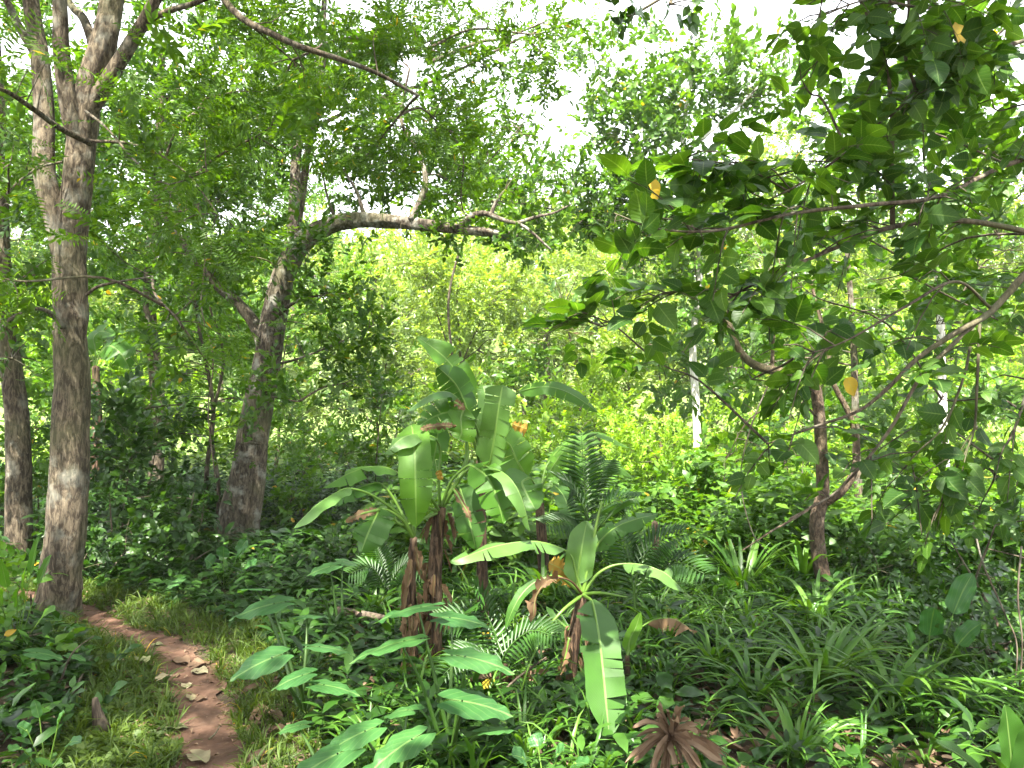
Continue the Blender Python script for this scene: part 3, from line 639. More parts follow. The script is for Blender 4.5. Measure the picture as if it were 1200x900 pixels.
# ------------------------------------------------------------------ bright slope beyond the clearing
far = [
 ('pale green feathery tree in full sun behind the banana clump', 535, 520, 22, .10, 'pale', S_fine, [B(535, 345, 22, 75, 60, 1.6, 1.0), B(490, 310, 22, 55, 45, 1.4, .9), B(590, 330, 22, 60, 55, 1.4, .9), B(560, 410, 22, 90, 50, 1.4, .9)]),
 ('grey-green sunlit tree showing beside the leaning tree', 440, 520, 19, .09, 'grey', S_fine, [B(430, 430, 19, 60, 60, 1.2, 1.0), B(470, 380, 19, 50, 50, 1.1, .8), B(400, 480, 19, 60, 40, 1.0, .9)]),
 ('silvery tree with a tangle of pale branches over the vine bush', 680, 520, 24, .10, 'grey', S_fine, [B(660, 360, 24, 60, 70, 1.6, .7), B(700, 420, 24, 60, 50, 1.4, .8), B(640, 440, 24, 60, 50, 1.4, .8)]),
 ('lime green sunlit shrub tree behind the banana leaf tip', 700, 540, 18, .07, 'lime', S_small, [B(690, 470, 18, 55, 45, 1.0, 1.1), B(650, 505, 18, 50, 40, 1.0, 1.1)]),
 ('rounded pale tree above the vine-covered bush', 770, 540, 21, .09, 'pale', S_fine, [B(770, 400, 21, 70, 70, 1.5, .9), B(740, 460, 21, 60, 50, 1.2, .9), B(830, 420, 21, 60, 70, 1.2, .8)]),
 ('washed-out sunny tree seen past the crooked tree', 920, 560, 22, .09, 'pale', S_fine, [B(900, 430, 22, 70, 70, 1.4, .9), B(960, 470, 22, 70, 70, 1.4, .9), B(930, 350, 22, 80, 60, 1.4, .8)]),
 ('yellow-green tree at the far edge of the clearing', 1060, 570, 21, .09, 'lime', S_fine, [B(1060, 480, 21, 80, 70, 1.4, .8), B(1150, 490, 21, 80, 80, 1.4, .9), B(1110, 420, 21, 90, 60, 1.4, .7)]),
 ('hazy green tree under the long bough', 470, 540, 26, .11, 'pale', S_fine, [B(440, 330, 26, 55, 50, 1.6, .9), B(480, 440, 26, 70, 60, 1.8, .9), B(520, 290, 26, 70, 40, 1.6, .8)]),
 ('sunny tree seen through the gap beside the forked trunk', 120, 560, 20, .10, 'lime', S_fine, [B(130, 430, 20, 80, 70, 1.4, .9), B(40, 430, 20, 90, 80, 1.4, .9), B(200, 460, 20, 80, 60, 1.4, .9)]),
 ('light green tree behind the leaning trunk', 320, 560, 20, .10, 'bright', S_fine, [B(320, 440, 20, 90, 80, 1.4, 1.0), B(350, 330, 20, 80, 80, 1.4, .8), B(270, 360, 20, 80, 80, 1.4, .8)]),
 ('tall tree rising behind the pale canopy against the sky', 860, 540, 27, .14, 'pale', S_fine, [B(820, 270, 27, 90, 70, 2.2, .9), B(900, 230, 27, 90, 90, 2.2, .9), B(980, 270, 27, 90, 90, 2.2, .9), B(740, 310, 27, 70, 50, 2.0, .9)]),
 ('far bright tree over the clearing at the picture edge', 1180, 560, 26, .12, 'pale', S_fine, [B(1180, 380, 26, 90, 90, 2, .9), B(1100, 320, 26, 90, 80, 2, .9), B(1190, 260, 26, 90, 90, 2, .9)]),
 ('mid green tree with dark gaps standing behind the vine-covered bush', 830, 560, 18, .09, 'bright', S_small, [B(830, 470, 18, 60, 60, 1.2, .9), B(880, 420, 18, 50, 50, 1.1, .7), B(800, 420, 18, 40, 50, 1.0, .5)]),
 ('darker green tree between the pale feathery tree and the silvery one', 610, 550, 20, .09, 'canopy', S_small, [B(610, 460, 20, 45, 50, 1.2, .8), B(640, 400, 20, 40, 40, 1.1, .6)]),
 ('dark green tree behind the tall white trunk in the clearing', 1140, 560, 19, .09, 'canopy', S_small, [B(1140, 470, 19, 60, 50, 1.2, .7), B(1080, 520, 19, 60, 40, 1.2, .8)]),
 ('bushy tree closing the clearing behind the crooked trunk', 990, 560, 18, .09, 'bright', S_small, [B(990, 500, 18, 60, 50, 1.2, 1.0), B(930, 490, 18, 50, 40, 1.2, .9)]),
 ('dark bushy tree low under the long bough', 480, 560, 17, .08, 'canopy', S_small, [B(470, 490, 17, 45, 45, 1.0, .8), B(520, 460, 17, 35, 40, 1.0, .5)]),
 ('far canopy tree glimpsed through the feathery leaves', 260, 560, 26, .12, 'bright', S_fine, [B(230, 200, 26, 110, 90, 2.4, .8), B(330, 220, 26, 90, 90, 2.4, .8), B(120, 260, 26, 90, 90, 2.2, .9), B(30, 230, 26, 90, 120, 2.2, .9)]),
]
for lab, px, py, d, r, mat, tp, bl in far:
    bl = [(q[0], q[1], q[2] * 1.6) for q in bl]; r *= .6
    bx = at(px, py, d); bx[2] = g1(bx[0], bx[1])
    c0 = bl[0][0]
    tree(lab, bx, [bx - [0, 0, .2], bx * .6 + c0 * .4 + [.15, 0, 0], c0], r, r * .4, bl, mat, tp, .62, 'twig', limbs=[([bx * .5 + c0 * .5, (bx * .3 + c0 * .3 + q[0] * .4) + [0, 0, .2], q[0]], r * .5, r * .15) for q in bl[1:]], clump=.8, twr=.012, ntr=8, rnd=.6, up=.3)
# dry palm on the slope
t = thing('palm_tree', 'small half-dry palm standing on the sunny slope', 'palm', at(642, 470, 23))
b = Buf(); tube(b, P((642, 475, 23), (640, 430, 23), (641, 385, 23)), .12, .09, 8); b.build('trunk', M['twig'], t)
pf = pinnate(16, 5, .10, .9, .34, .8)
for k in range(11):
    a = k * .57 + rng.random() * .3; b = Buf()
    b.add(*place(pf, at(641, 385, 23), (math.cos(a), math.sin(a), .5 if k % 2 else .1), (0, 0, 1), 1.5)); b.build('frond', M['litter'] if k % 3 == 0 else M['grey'], t, False)

rng = np.random.default_rng(102)
# distant wood on the hill as one mass
b = Buf(); bl = []
for k in range(260):
    x = rng.uniform(-36, 36); y = 28 + 20 * rng.random() ** 1.3; z = g1(x, y) + rng.uniform(0, 2.6)
    r = rng.uniform(1.5, 2.7); bl.append((np.array([x, y, z + r * rng.uniform(.3, 1.2)]), (r, r, r * .9), .8))
fill(b, bl, S_fine, .95, clump=1.1, up=.3)
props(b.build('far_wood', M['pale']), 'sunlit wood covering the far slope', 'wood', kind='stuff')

# ------------------------------------------------------------------ shrubs
def shrub(label, px, py, d, blobs, mat, tpls, L, stems=4, clump=.3, name='shrub', cat='shrub', group=None, up=.3, bark='twig', rnd=.5, down=0):
    base = at(px, py, d); base[2] = g1(base[0], base[1]); seed(label); t = thing(name, label, cat, base, group); an = []
    b0 = blobs
    for k in range(stems):
        q = b0[k % len(b0)]; a = rng.normal(0, .6, 3) * np.array([1, 1, .5]); e = q[0] + a * np.array(q[1]) * .7
        b = Buf(); s = base + [rng.normal(0, .05), rng.normal(0, .05), -.03]
        an += list(tube(b, [s, s * .6 + e * .4 + [rng.normal(0, .05), rng.normal(0, .05), .05], e], .014 + .002 * d / 8, .005, 5)[1:]); b.build('stem', M[bark], t)
    fb, tb = Buf(), Buf(); fill(fb, blobs, tpls, L, tb, an, clump, up, .6, rnd, down, twr=.004)
    fb.build('foliage', M[mat], t); props(tb.build('twigs', M[bark], t), kind='stuff')
    return t
shrubs = [
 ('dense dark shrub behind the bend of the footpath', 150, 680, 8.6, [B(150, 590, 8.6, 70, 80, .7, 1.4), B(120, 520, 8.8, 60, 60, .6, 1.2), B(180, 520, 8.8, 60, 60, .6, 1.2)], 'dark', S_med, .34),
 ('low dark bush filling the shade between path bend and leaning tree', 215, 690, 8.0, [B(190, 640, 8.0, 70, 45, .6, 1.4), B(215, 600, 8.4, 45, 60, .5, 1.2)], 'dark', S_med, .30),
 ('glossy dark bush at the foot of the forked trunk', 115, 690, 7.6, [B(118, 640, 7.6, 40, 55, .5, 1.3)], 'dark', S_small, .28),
 ('sunlit bush behind the slim shaded trunk', 40, 660, 9.6, [B(40, 520, 9.6, 60, 100, .8, 1.1), B(0, 600, 9.4, 50, 60, .7, 1.1)], 'bright', S_small, .34),
 ('bright green sunlit shrub at the foot of the leaning tree', 345, 630, 10.6, [B(350, 570, 10.6, 45, 60, .5, 1.0), B(330, 600, 10.6, 40, 35, .4, 1.0)], 'bright', S_small, .28),
 ('broad-leaved shrub below the leaning tree trunk', 330, 690, 8.0, [B(310, 672, 8.0, 50, 22, .5, 1.0), B(365, 660, 8.2, 45, 28, .4, 1.1)], 'herb', S_med, .34),
 ('mid green bush hanging leaves beside the tallest banana leaf', 440, 620, 11.5, [B(440, 475, 11.5, 40, 45, .6, .9), B(415, 530, 11.5, 50, 40, .6, .9)], 'canopy', S_small, .36),
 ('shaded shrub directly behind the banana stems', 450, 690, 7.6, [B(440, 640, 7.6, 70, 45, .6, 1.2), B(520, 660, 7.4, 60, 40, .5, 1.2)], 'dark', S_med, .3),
 ('vine-covered rounded bush with yellow-green top', 775, 600, 12, [B(770, 535, 12, 62, 50, .8, 1.6), B(800, 560, 12, 50, 40, .7, 1.5), B(740, 515, 12, 40, 30, .6, 1.3)], 'lime', S_fine, .3),
 ('pale bush sprawling beneath the grey-green sunlit tree', 400, 600, 14, [B(400, 545, 14, 60, 40, .8, 1.1), B(350, 500, 14, 50, 50, .8, .9)], 'bright', S_fine, .4),
 ('fresh green shrub with upright shoots beside the vine bush', 850, 640, 9.2, [B(845, 545, 9.2, 50, 60, .6, 1.3), B(800, 595, 9.0, 60, 55, .6, 1.4), B(830, 640, 8.6, 60, 30, .5, 1.1)], 'bright', S_med, .36),
 ('yellow-green shrub behind the crooked trunk', 930, 650, 8.8, [B(920, 590, 8.8, 50, 60, .5, .9), B(940, 520, 8.8, 50, 50, .5, .8)], 'bright', S_small, .3),
 ('dark shrub leaning on the base of the crooked trunk', 1000, 700, 7.4, [B(1010, 650, 7.4, 55, 45, .5, 1.2), B(950, 670, 7.6, 40, 30, .4, 1.1)], 'dark', S_small, .26),
 ('loose shrub at the near edge of the bright clearing', 1080, 700, 7.6, [B(1080, 660, 7.6, 70, 40, .5, .9), B(1140, 690, 7.2, 60, 40, .5, 1.1)], 'herb', S_med, .3),
 ('sunny low bush in the middle of the clearing', 1090, 640, 11, [B(1090, 610, 11, 60, 26, .6, .9), B(1150, 590, 11, 50, 30, .6, .9)], 'lime', S_small, .36),
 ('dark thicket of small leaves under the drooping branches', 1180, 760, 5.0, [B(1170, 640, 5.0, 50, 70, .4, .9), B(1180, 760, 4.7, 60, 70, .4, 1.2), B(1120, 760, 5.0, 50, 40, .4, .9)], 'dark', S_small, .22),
 ('leafy seedling patch below the palm seedling', 690, 700, 7.6, [B(700, 660, 7.6, 60, 35, .5, 1.1), B(770, 690, 7.3, 60, 30, .5, 1.1)], 'herb', S_med, .32),
 ('bright broad shrub behind the banana clump with lit leaves', 620, 640, 9, [B(620, 560, 9, 45, 50, .5, 1.0), B(650, 610, 9, 50, 40, .5, 1.0), B(580, 620, 8.8, 50, 35, .5, 1.0)], 'bright', S_big, .42),
 ('spreading lime bush in full sun directly behind the vine bush', 720, 560, 15, [B(710, 490, 15, 60, 40, 1, 1.3), B(640, 520, 15, 60, 40, 1, 1.3)], 'lime', S_small, .4),
 ('sunlit lime shrub beyond the white trunk', 860, 560, 15, [B(850, 500, 15, 60, 40, 1, 1.2), B(930, 520, 15, 60, 40, 1, 1.1)], 'lime', S_small, .4),
 ('sunlit pale shrub low behind the twin brown banana stems', 560, 570, 14, [B(560, 520, 14, 60, 40, 1, 1.2), B(500, 510, 14, 50, 40, 1, 1.0)], 'pale', S_small, .36),
 ('lime shrub in the sun behind the thin twin stems', 160, 560, 15, [B(170, 510, 15, 80, 40, 1, 1.2), B(270, 520, 15, 60, 40, 1, 1.2), B(80, 520, 15, 60, 40, 1, 1.2)], 'lime', S_small, .4),
 ('wide lime bush closing off the far side of the clearing', 1080, 570, 17, [B(1080, 540, 17, 90, 36, 1, 1.2), B(980, 535, 17, 70, 34, 1, 1.2), B(1180, 540, 17, 60, 36, 1, 1.2)], 'lime', S_small, .4),
 ('long pale hedge-like bush behind the leaning tree and bananas', 460, 560, 17, [B(400, 530, 17, 80, 34, 1, 1.2), B(520, 535, 17, 80, 34, 1, 1.2), B(620, 535, 17, 60, 34, 1, 1.2)], 'bright', S_small, .4),
 ('sunlit weedy bush on the bank beside the forked trunk', 20, 700, 5.6, [B(15, 690, 5.4, 40, 50, .3, .9), B(-10, 760, 4.8, 50, 50, .3, .9)], 'bright', S_med, .26),
 ('lower weedy bush on the bank at the picture corner', 60, 830, 4.2, [B(40, 840, 4.1, 60, 45, .3, .8), B(0, 880, 3.7, 40, 40, .2, .9), B(95, 770, 4.9, 35, 30, .25, .7)], 'herb', S_med, .22),
]
for s in shrubs: shrub(*s)

# ------------------------------------------------------------------ crooked tree with reddish bark
D3 = 7.0
tree('crooked slender tree with reddish brown bark rising from the strappy plants', at(967, 700, D3),
     P((968, 712, D3), (967, 690, D3), (960, 650, D3), (957, 610, D3), (964, 575, D3), (962, 520, D3), (960, 485, D3), (955, 455, D3), (942, 440, D3 - .05), (915, 436, D3 - .1), (885, 428, D3 - .1), (868, 412, D3 - .1), (858, 390, D3 - .1), (848, 365, D3 - .1), (838, 345, D3 - .1)), .072, .022,
     [B(900, 360, 7, 90, 60, .7, .35), B(980, 340, 6.8, 80, 60, .7, .45), B(890, 480, 7, 70, 50, .6, .4), B(1010, 490, 7, 60, 50, .6, .35), B(960, 550, 6.8, 60, 30, .5, .2), B(860, 530, 7, 50, 40, .5, .3)], 'bigleaf', S_big, .24, 'bark3',
     limbs=[(P((966, 590, D3), (985, 577, D3 - .1), (1000, 555, D3 - .1), (1004, 520, D3 - .1), (995, 485, D3 - .1), (975, 445, D3 - .1), (968, 400, D3 - .1), (950, 330, D3)), .04, .015),
            (P((905, 433, D3), (906, 395, D3), (910, 350, D3), (900, 310, D3)), .02, .008),
            (P((964, 585, D3 - .05), (935, 605, D3 - .3), (905, 622, D3 - .4), (870, 645, D3 - .5)), .015, .005),
            (P((960, 490, D3), (930, 470, D3 - .2), (880, 490, D3 - .3), (850, 540, D3 - .4)), .012, .004)],
     flare=.15, rough=.05, twr=.004, clump=.3, ntr=14)

# ------------------------------------------------------------------ large-leaved tree whose branches overhang from outside the frame
D4 = 3.9
rng = np.random.default_rng(103)
rt = thing('tree', 'large-leaved tree sending arching branches in over the clearing', 'tree', (3.35, 3.95, 0.))
b = Buf(); anch = list(tube(b, [(3.35, 3.95, -.1), (3.4, 3.95, .8), (3.25, 3.95, 1.7), (3.1, 4.0, 2.4), (3.0, 4.0, 3.2), (3.1, 4.1, 4.6), (3.0, 4.2, 6.)], .13, .05, 14, rough=.05, flare=.3)); rtr = b.build('trunk', M['bark3'], rt)
BR = [(P((1290, 290, 4.0), (1210, 273, 3.9), (1130, 259, 3.8), (1050, 265, 3.7), (980, 290, 3.6), (930, 312, 3.5), (890, 330, 3.45), (855, 348, 3.4)), .024, .006),
 (P((1046, 264, 3.7), (1045, 200, 3.68), (1045, 130, 3.65), (1037, 70, 3.6), (1015, 15, 3.55), (985, -40, 3.5)), .018, .008),
 (P((1275, 260, 4.0), (1205, 318, 3.9), (1180, 345, 3.85), (1155, 370, 3.8), (1120, 390, 3.75), (1075, 420, 3.7), (1040, 455, 3.65), (1005, 482, 3.6), (955, 500, 3.55), (900, 520, 3.5)), .028, .005),
 (P((1148, 374, 3.8), (1110, 410, 3.75), (1080, 440, 3.7), (1045, 500, 3.65), (1010, 545, 3.6), (975, 580, 3.55), (925, 608, 3.5)), .016, .005),
 (P((1140, 385, 3.78), (1130, 440, 3.7), (1105, 500, 3.65), (1075, 530, 3.6), (1050, 560, 3.6)), .010, .003),
 (P((1148, 380, 3.78), (1145, 450, 3.72), (1140, 510, 3.7), (1115, 560, 3.65), (1095, 610, 3.6)), .011, .003),
 (P((1280, 10, 4.1), (1200, 47, 3.9), (1133, 70, 3.8), (1083, 107, 3.7), (1033, 142, 3.6), (987, 182, 3.55), (940, 214, 3.5), (890, 240, 3.45)), .020, .005),
 (P((1290, 170, 4.0), (1190, 190, 3.7), (1100, 230, 3.5), (1020, 240, 3.4), (930, 250, 3.3), (840, 270, 3.25), (770, 268, 3.2), (720, 250, 3.2)), .018, .004),
 (P((1075, 108, 3.7), (1060, 60, 3.6), (1065, 10, 3.5), (1060, -60, 3.5)), .012, .006),
 (P((860, 345, 3.4), (800, 340, 3.4), (740, 370, 3.4), (700, 385, 3.4)), .006, .003),
 (P((925, 225, 3.5), (880, 200, 3.4), (840, 190, 3.35), (790, 185, 3.3)), .008, .003),
 (P((1160, 360, 3.8), (1120, 330, 3.6), (1060, 360, 3.4), (990, 400, 3.3), (930, 420, 3.25)), .012, .003),
 (P((1290, 330, 4.0), (1220, 420, 3.9), (1180, 520, 3.9), (1120, 570, 3.8), (1060, 575, 3.8)), .014, .004),
 (P((1290, -40, 4.2), (1180, -10, 3.7), (1100, 10, 3.5), (1020, 0, 3.4), (960, 20, 3.3)), .014, .004)]
for pts, a, e in BR:
    b = Buf(); anch += list(tube(b, pts, a * .75, e * .75, 7, rough=.07)[1:]); b.build('limb', M['twig'] if a > .012 else M['barkdark'], rtr)
fb, tb = Buf(), Buf()
# leafy shoots along the branches
for bi, (pts, a, e) in enumerate(BR):
    c = spline(pts, 40); T = nz(np.gradient(c, axis=0)); dens_ = 20 if bi in (0, 6, 7, 13) else 8
    if bi in (2, 3, 4, 5, 12): dens_ = 5
    for k in rng.integers(8, 40, dens_):
        sd = nz(rng.normal(0, 1, 3) + T[k] * .8 + np.array([0, -.2, -.15])); l = rng.uniform(.2, .42)
        tube(tb, [c[k], c[k] + sd * l * .5 + [0, 0, .02], c[k] + sd * l + [0, 0, -.05]], .004, .002, 4, 3, cap=False)
        fb.add(*place(S_big[rng.integers(0, 4)], c[k] + sd * l * .25, sd, nz(np.array([0, 0, 1]) + rng.normal(0, .35, 3)), rng.uniform(.13, .32)))
fill(fb, [B(1080, 60, 3.7, 110, 80, .35, .75), B(1170, 130, 3.8, 70, 100, .4, .9), B(1080, 190, 3.7, 120, 60, .35, .7), B(960, 200, 3.5, 90, 50, .3, .6), B(860, 220, 3.4, 80, 45, .3, .65), B(780, 190, 3.3, 35, 30, .15, .8), B(740, 280, 3.3, 60, 45, .2, .6),
           B(810, 300, 3.4, 60, 40, .25, .5), B(1170, 300, 4.0, 50, 60, .35, .7), B(950, 110, 3.5, 50, 40, .2, .6), B(990, 30, 3.4, 50, 40, .25, .9), B(730, 350, 3.5, 50, 35, .2, .45), B(1000, 385, 3.4, 90, 30, .3, .18), B(890, 440, 3.5, 60, 40, .25, .10),
           B(1180, 440, 4.2, 40, 60, .3, .4)], S_big, .235, tb, anch, .25, up=.1, out=.6, rnd=.45, Nr=.35, twr=.003)
fill(fb, [B(1110, 500, 4.0, 90, 60, .3, .25), B(1150, 590, 4.2, 60, 50, .3, .4), B(1060, 560, 4.0, 60, 40, .3, .2), B(780, 430, 4.2, 70, 40, .25, .18), B(700, 380, 4.2, 40, 40, .2, .25)], S_med, .22, tb, anch, .2, up=-.1, rnd=.5, Nr=.35, twr=.0025)
fill(fb, [(np.array([3.2, 3.6, 5.8]), (2.0, 2.2, 1.2), .5), (np.array([1.8, 2.0, 5.8]), (2.4, 2.6, 1.0), 1.3), (np.array([.4, -1.2, 5.8]), (2.4, 2.0, .9), 1.7)], S_big, .55, None, None, .5)  # unseen upper crown, added to shade the near plants
fill(fb, [B(1150, 60, 5.4, 120, 100, .5, .8), B(1160, 220, 5.4, 110, 90, .5, .9), B(1030, 150, 5.2, 90, 80, .5, .6), B(1060, 320, 5.2, 90, 60, .5, .5), B(950, 270, 5.0, 80, 50, .5, .45), B(1180, 380, 5.2, 60, 70, .5, .7)], S_big, .23, tb, anch, .28, up=.15, rnd=.45, Nr=.35, twr=.003)
fill(fb, [B(1120, 470, 4.4, 90, 60, .4, .4), B(1040, 520, 4.6, 80, 50, .4, .3), B(1170, 560, 4.4, 50, 60, .3, .5), B(960, 350, 4.6, 90, 40, .4, .4), B(1080, 400, 4.6, 80, 50, .4, .4)], S_big, .19, tb, anch, .25, up=.15, rnd=.45, Nr=.35, twr=.0025)
fb.build('crown', M['bigleaf'], rt); props(tb.build('twigs', M['barkdark'], rt), kind='stuff')
for px, py, s, d in ((1000, 457, .10, 3.45), (966, 446, .08, 3.45), (1128, 38, .17, 3.6), (1140, 92, .13, 3.6), (766, 224, .11, 3.25)):
    b = Buf(); b.add(*place(leafbig(.75, .15, .3, 8), at(px - 10, py - 16, d), (.5, -.1, -.8), (.1, -1, .3), s)); props(b.build('leaf', M['yellowleaf'], rt), 'bright yellow dying leaf')

# ------------------------------------------------------------------ banana plants
def blade(buf, pts, width, nrm, fold=.25, tears=3, n=30, seed=0, blunt=.0, wav=.03, jag=0):
    r = np.random.default_rng(seed); c = spline(pts, n + 1); Ln = plen(c); T = nz(np.gradient(c, axis=0)); N0 = np.asarray(nrm, float)
    for sd in (-1, 1):
        jg = 1 + jag * r.uniform(-1, .6, n + 1)
        cuts = sorted(r.choice(np.arange(4, n - 2), min(tears, n - 7), replace=False)) if tears else []
        ed = [0] + list(cuts) + [n]
        for a, e in zip(ed[:-1], ed[1:]):
            v, uv = [], []; dv = r.normal(0, .14) if tears else 0; pull = r.normal(0, .03) if tears else 0
            for k in range(a, e + 1):
                u = k / n; w_ = min(1, (u / .16 + .02)) ** .6 * min(1, ((1 - u) / (.30 - .24 * blunt)) + .001) ** .62 * width / 2 * jg[k]
                S = nz(np.cross(T[k], N0)); Nn = np.cross(S, T[k])
                gap = 0
                if e - a > 1 and tears and (k == a or k == e) and 0 < k < n: gap = .16 * (1 if k == a else -1) / n * Ln
                for j in range(4):
                    t = j / 3; an = (fold + dv) + .35 * (t - .3) * (fold + dv)
                    off = S * sd * w_ * t * math.cos(an) + Nn * w_ * t * math.sin(an) + Nn * wav * width * math.sin(u * 17 + seed + sd) * t + T[k] * (gap * t * 1.5 + pull * w_ * t)
                    v.append(c[k] + off); uv.append((u * Ln, .5 + sd * t * .5))
            f = []
            for k in range(e - a):
                for j in range(3):
                    q = k * 4 + j; f += [(q, q + 1, q + 5), (q, q + 5, q + 4)] if sd > 0 else [(q, q + 5, q + 1), (q, q + 4, q + 5)]
            buf.add(v, f, uv)
    return c
def bleaf(parent, petiole, bl, width, nrm=(0, -1, .3), fold=.25, mat='banana', tears=3, seed=0, blunt=0., label=None, r=.012, smat='stalk'):
    b = Buf(); dry = mat in ('bananadry', 'bananayellow'); c = blade(b, bl, width, nrm, fold * (1.6 if dry else 1), tears + 3 if tears and not dry and width > .12 else tears, seed=seed, blunt=blunt, wav=.16 if dry else .035, jag=.55 if dry else .03); o = b.build('leaf', M[mat], parent)
    if label: o['label'] = label
    b = Buf(); pts = (list(petiole) if petiole else []) + [c[1], c[8], c[15], c[22], c[-1]]
    off = -nz(np.asarray(nrm, float)) * .004
    pts = [np.asarray(q) + (off if i >= len(petiole or []) else 0) for i, q in enumerate(pts)]
    tube(b, pts, r, .002, 7, seg=30, ease=.7); b.build('stalk', M[smat], o)
    return o
def pw(px, d): return px / F * d

DB = 5.0
rng = np.random.default_rng(104)
bt = thing('banana_plant', 'tallest banana plant with two brown stems and torn upright leaves', 'banana plant', at(500, 800, DB))
for pts, r0, r1 in ((P((507, 808, DB), (510, 740, DB), (510, 680, DB), (513, 625, DB), (516, 595, DB)), .052, .036), (P((483, 812, DB - .1), (484, 740, DB - .1), (482, 690, DB - .1), (485, 630, DB - .1)), .036, .022)):
    b = Buf(); tube(b, pts, r0, r1, 14, rough=.14); st = b.build('stem', M['sheath'], bt)
    b = Buf(); r = np.random.default_rng(int(r0 * 1000))
    for k in range(46):     # hanging scraps of dry sheath
        t = r.random(); c = spline(pts, 40)[int(t * 38)]; a = r.random() * 6.28
        o = np.array([math.cos(a), math.sin(a) * .8 - .3, 0]) * r0 * .95
        ln = r.uniform(.06, .2); q = [c + o, c + o * 1.3 + [0, 0, -.3 * ln], c + o * r.uniform(1.3, 2.3) + [r.normal(0, .015), 0, -ln]]
        bl_ = blade(b, q, r.uniform(.025, .075), nz(o), .6, 0, 8, k, 0, .12)
    b.build('dry_sheath', M['bananadry'], st)
c1, c2, c3 = at(485, 632, DB - .1), at(516, 598, DB), at(563, 545, DB + .3)
b = Buf(); tube(b, P((568, 800, DB + .4), (566, 700, DB + .35), (564, 620, DB + .3), (563, 540, DB + .3)), .05, .03, 12, rough=.1); b.build('stem', M['sheath'], bt)
b = Buf(); tube(b, [c3, at(558, 500, DB + .3), at(548, 468, DB + .3)], .022, .012, 8); tube(b, [c2, at(545, 545, DB + .1), at(546, 505, DB + .2)], .02, .01, 8); b.build('stalk', M['stalk'], bt)
bleaf(bt, [c3, at(572, 520, DB + .3), at(562, 490, DB + .3)], P((553, 470, DB + .3), (538, 440, DB + .25), (520, 418, DB + .25), (489, 394, DB + .3)), pw(36, DB), (.5, -1, .55), .2, tears=1, seed=1)
bleaf(bt, [c3, at(560, 520, DB + .25)], P((552, 498, DB + .2), (544, 470, DB + .15), (532, 448, DB + .1), (513, 430, DB)), pw(40, DB), (.2, -1, .2), -.35, 'bananadark', 2, 2)
bleaf(bt, [c3, at(560, 505, DB + .2)], P((545, 480, DB + .1), (528, 460, DB), (505, 462, DB - .1), (476, 482, DB - .15)), pw(20, DB), (.1, -.5, 1), -.4, 'bananadark', 1, 3)
bleaf(bt, [c3, at(556, 520, DB + .15), at(545, 490, DB + .1)], P((538, 482, DB + .05), (520, 484, DB), (505, 490, DB - .05), (490, 500, DB - .1)), pw(42, DB), (0, -1, .7), -.3, 'banana', 2, 4)
bleaf(bt, None, P((545, 478, DB), (540, 490, DB - .02), (541, 506, DB - .03), (538, 515, DB - .03)), pw(34, DB), (0, -1, .1), -.1, 'banana', 1, 41, .6)
bleaf(bt, None, P((535, 499, DB - .15), (520, 499, DB - .16), (505, 500, DB - .17), (492, 503, DB - .18)), pw(8, DB), (0, -1, .1), -.1, 'bananadry', 4, 5, .5, 'scorched brown leaf edge', .004, 'bananayellow')
bleaf(bt, None, P((532, 471, DB - .05), (538, 474, DB - .06), (545, 480, DB - .06)), pw(9, DB), (0, -1, .1), .1, 'bananadry', 1, 51, .5, 'brown burnt patch of leaf')
bleaf(bt, [c3, at(570, 560, DB + .2)], P((573, 548, DB + .1), (579, 515, DB + .05), (584, 480, DB), (589, 451, DB)), pw(38, DB), (-.25, -1, .1), .25, 'bananagrey', 3, 6, .9)
bleaf(bt, [c3, at(570, 540, DB + .2)], P((566, 520, DB + .3), (568, 490, DB + .3), (569, 465, DB + .35), (566, 452, DB + .4)), pw(24, DB), (.3, -1, .1), .25, 'bananagrey', 2, 61, .8)
bleaf(bt, [c3, at(580, 500, DB + .2), at(596, 470, DB + .1)], P((608, 459, DB), (640, 453, DB - .1), (670, 462, DB - .1), (701, 483, DB - .1)), pw(22, DB), (.1, -1, .8), -.15, 'banana', 1, 7)
bleaf(bt, [c2, at(514, 560, DB), at(516, 530, DB)], P((512, 514, DB - .05), (490, 508, DB - .15), (470, 514, DB - .25), (450, 532, DB - .3)), pw(32, DB), (-.2, -.45, 1), -.3, 'bananagrey', 1, 8)
bleaf(bt, [c1, at(478, 580, DB - .1), at(478, 520, DB - .05)], P((482, 498, DB - .1), (486, 530, DB - .25), (487, 575, DB - .3), (488, 618, DB - .25)), pw(38, DB), (.1, -1, .1), .12, 'banana', 1, 9)
bleaf(bt, [c1, at(490, 590, DB)], P((500, 560, DB + .1), (508, 540, DB + .1), (512, 515, DB + .1), (515, 495, DB + .15)), pw(34, DB), (-.2, -1, .3), .15, 'banana', 2, 10)
bleaf(bt, [c2, at(528, 565, DB - .05), at(545, 548, DB - .1)], P((552, 545, DB - .15), (572, 560, DB - .3), (583, 585, DB - .35), (590, 614, DB - .35)), pw(40, DB), (.15, -1, .35), -.2, 'banana', 3, 11)
bleaf(bt, [c2, at(540, 560, DB - .05), at(555, 547, DB - .1)], P((568, 546, DB - .2), (593, 556, DB - .4), (610, 580, DB - .5), (621, 622, DB - .5)), pw(30, DB), (1, -.45, .6), -.35, 'bananagrey', 2, 12)
bleaf(bt, [c2, at(528, 575, DB)], P((536, 568, DB), (545, 590, DB - .1), (551, 615, DB - .15), (558, 645, DB - .15)), pw(36, DB), (-.2, -1, .15), -.15, 'bananadark', 2, 13)
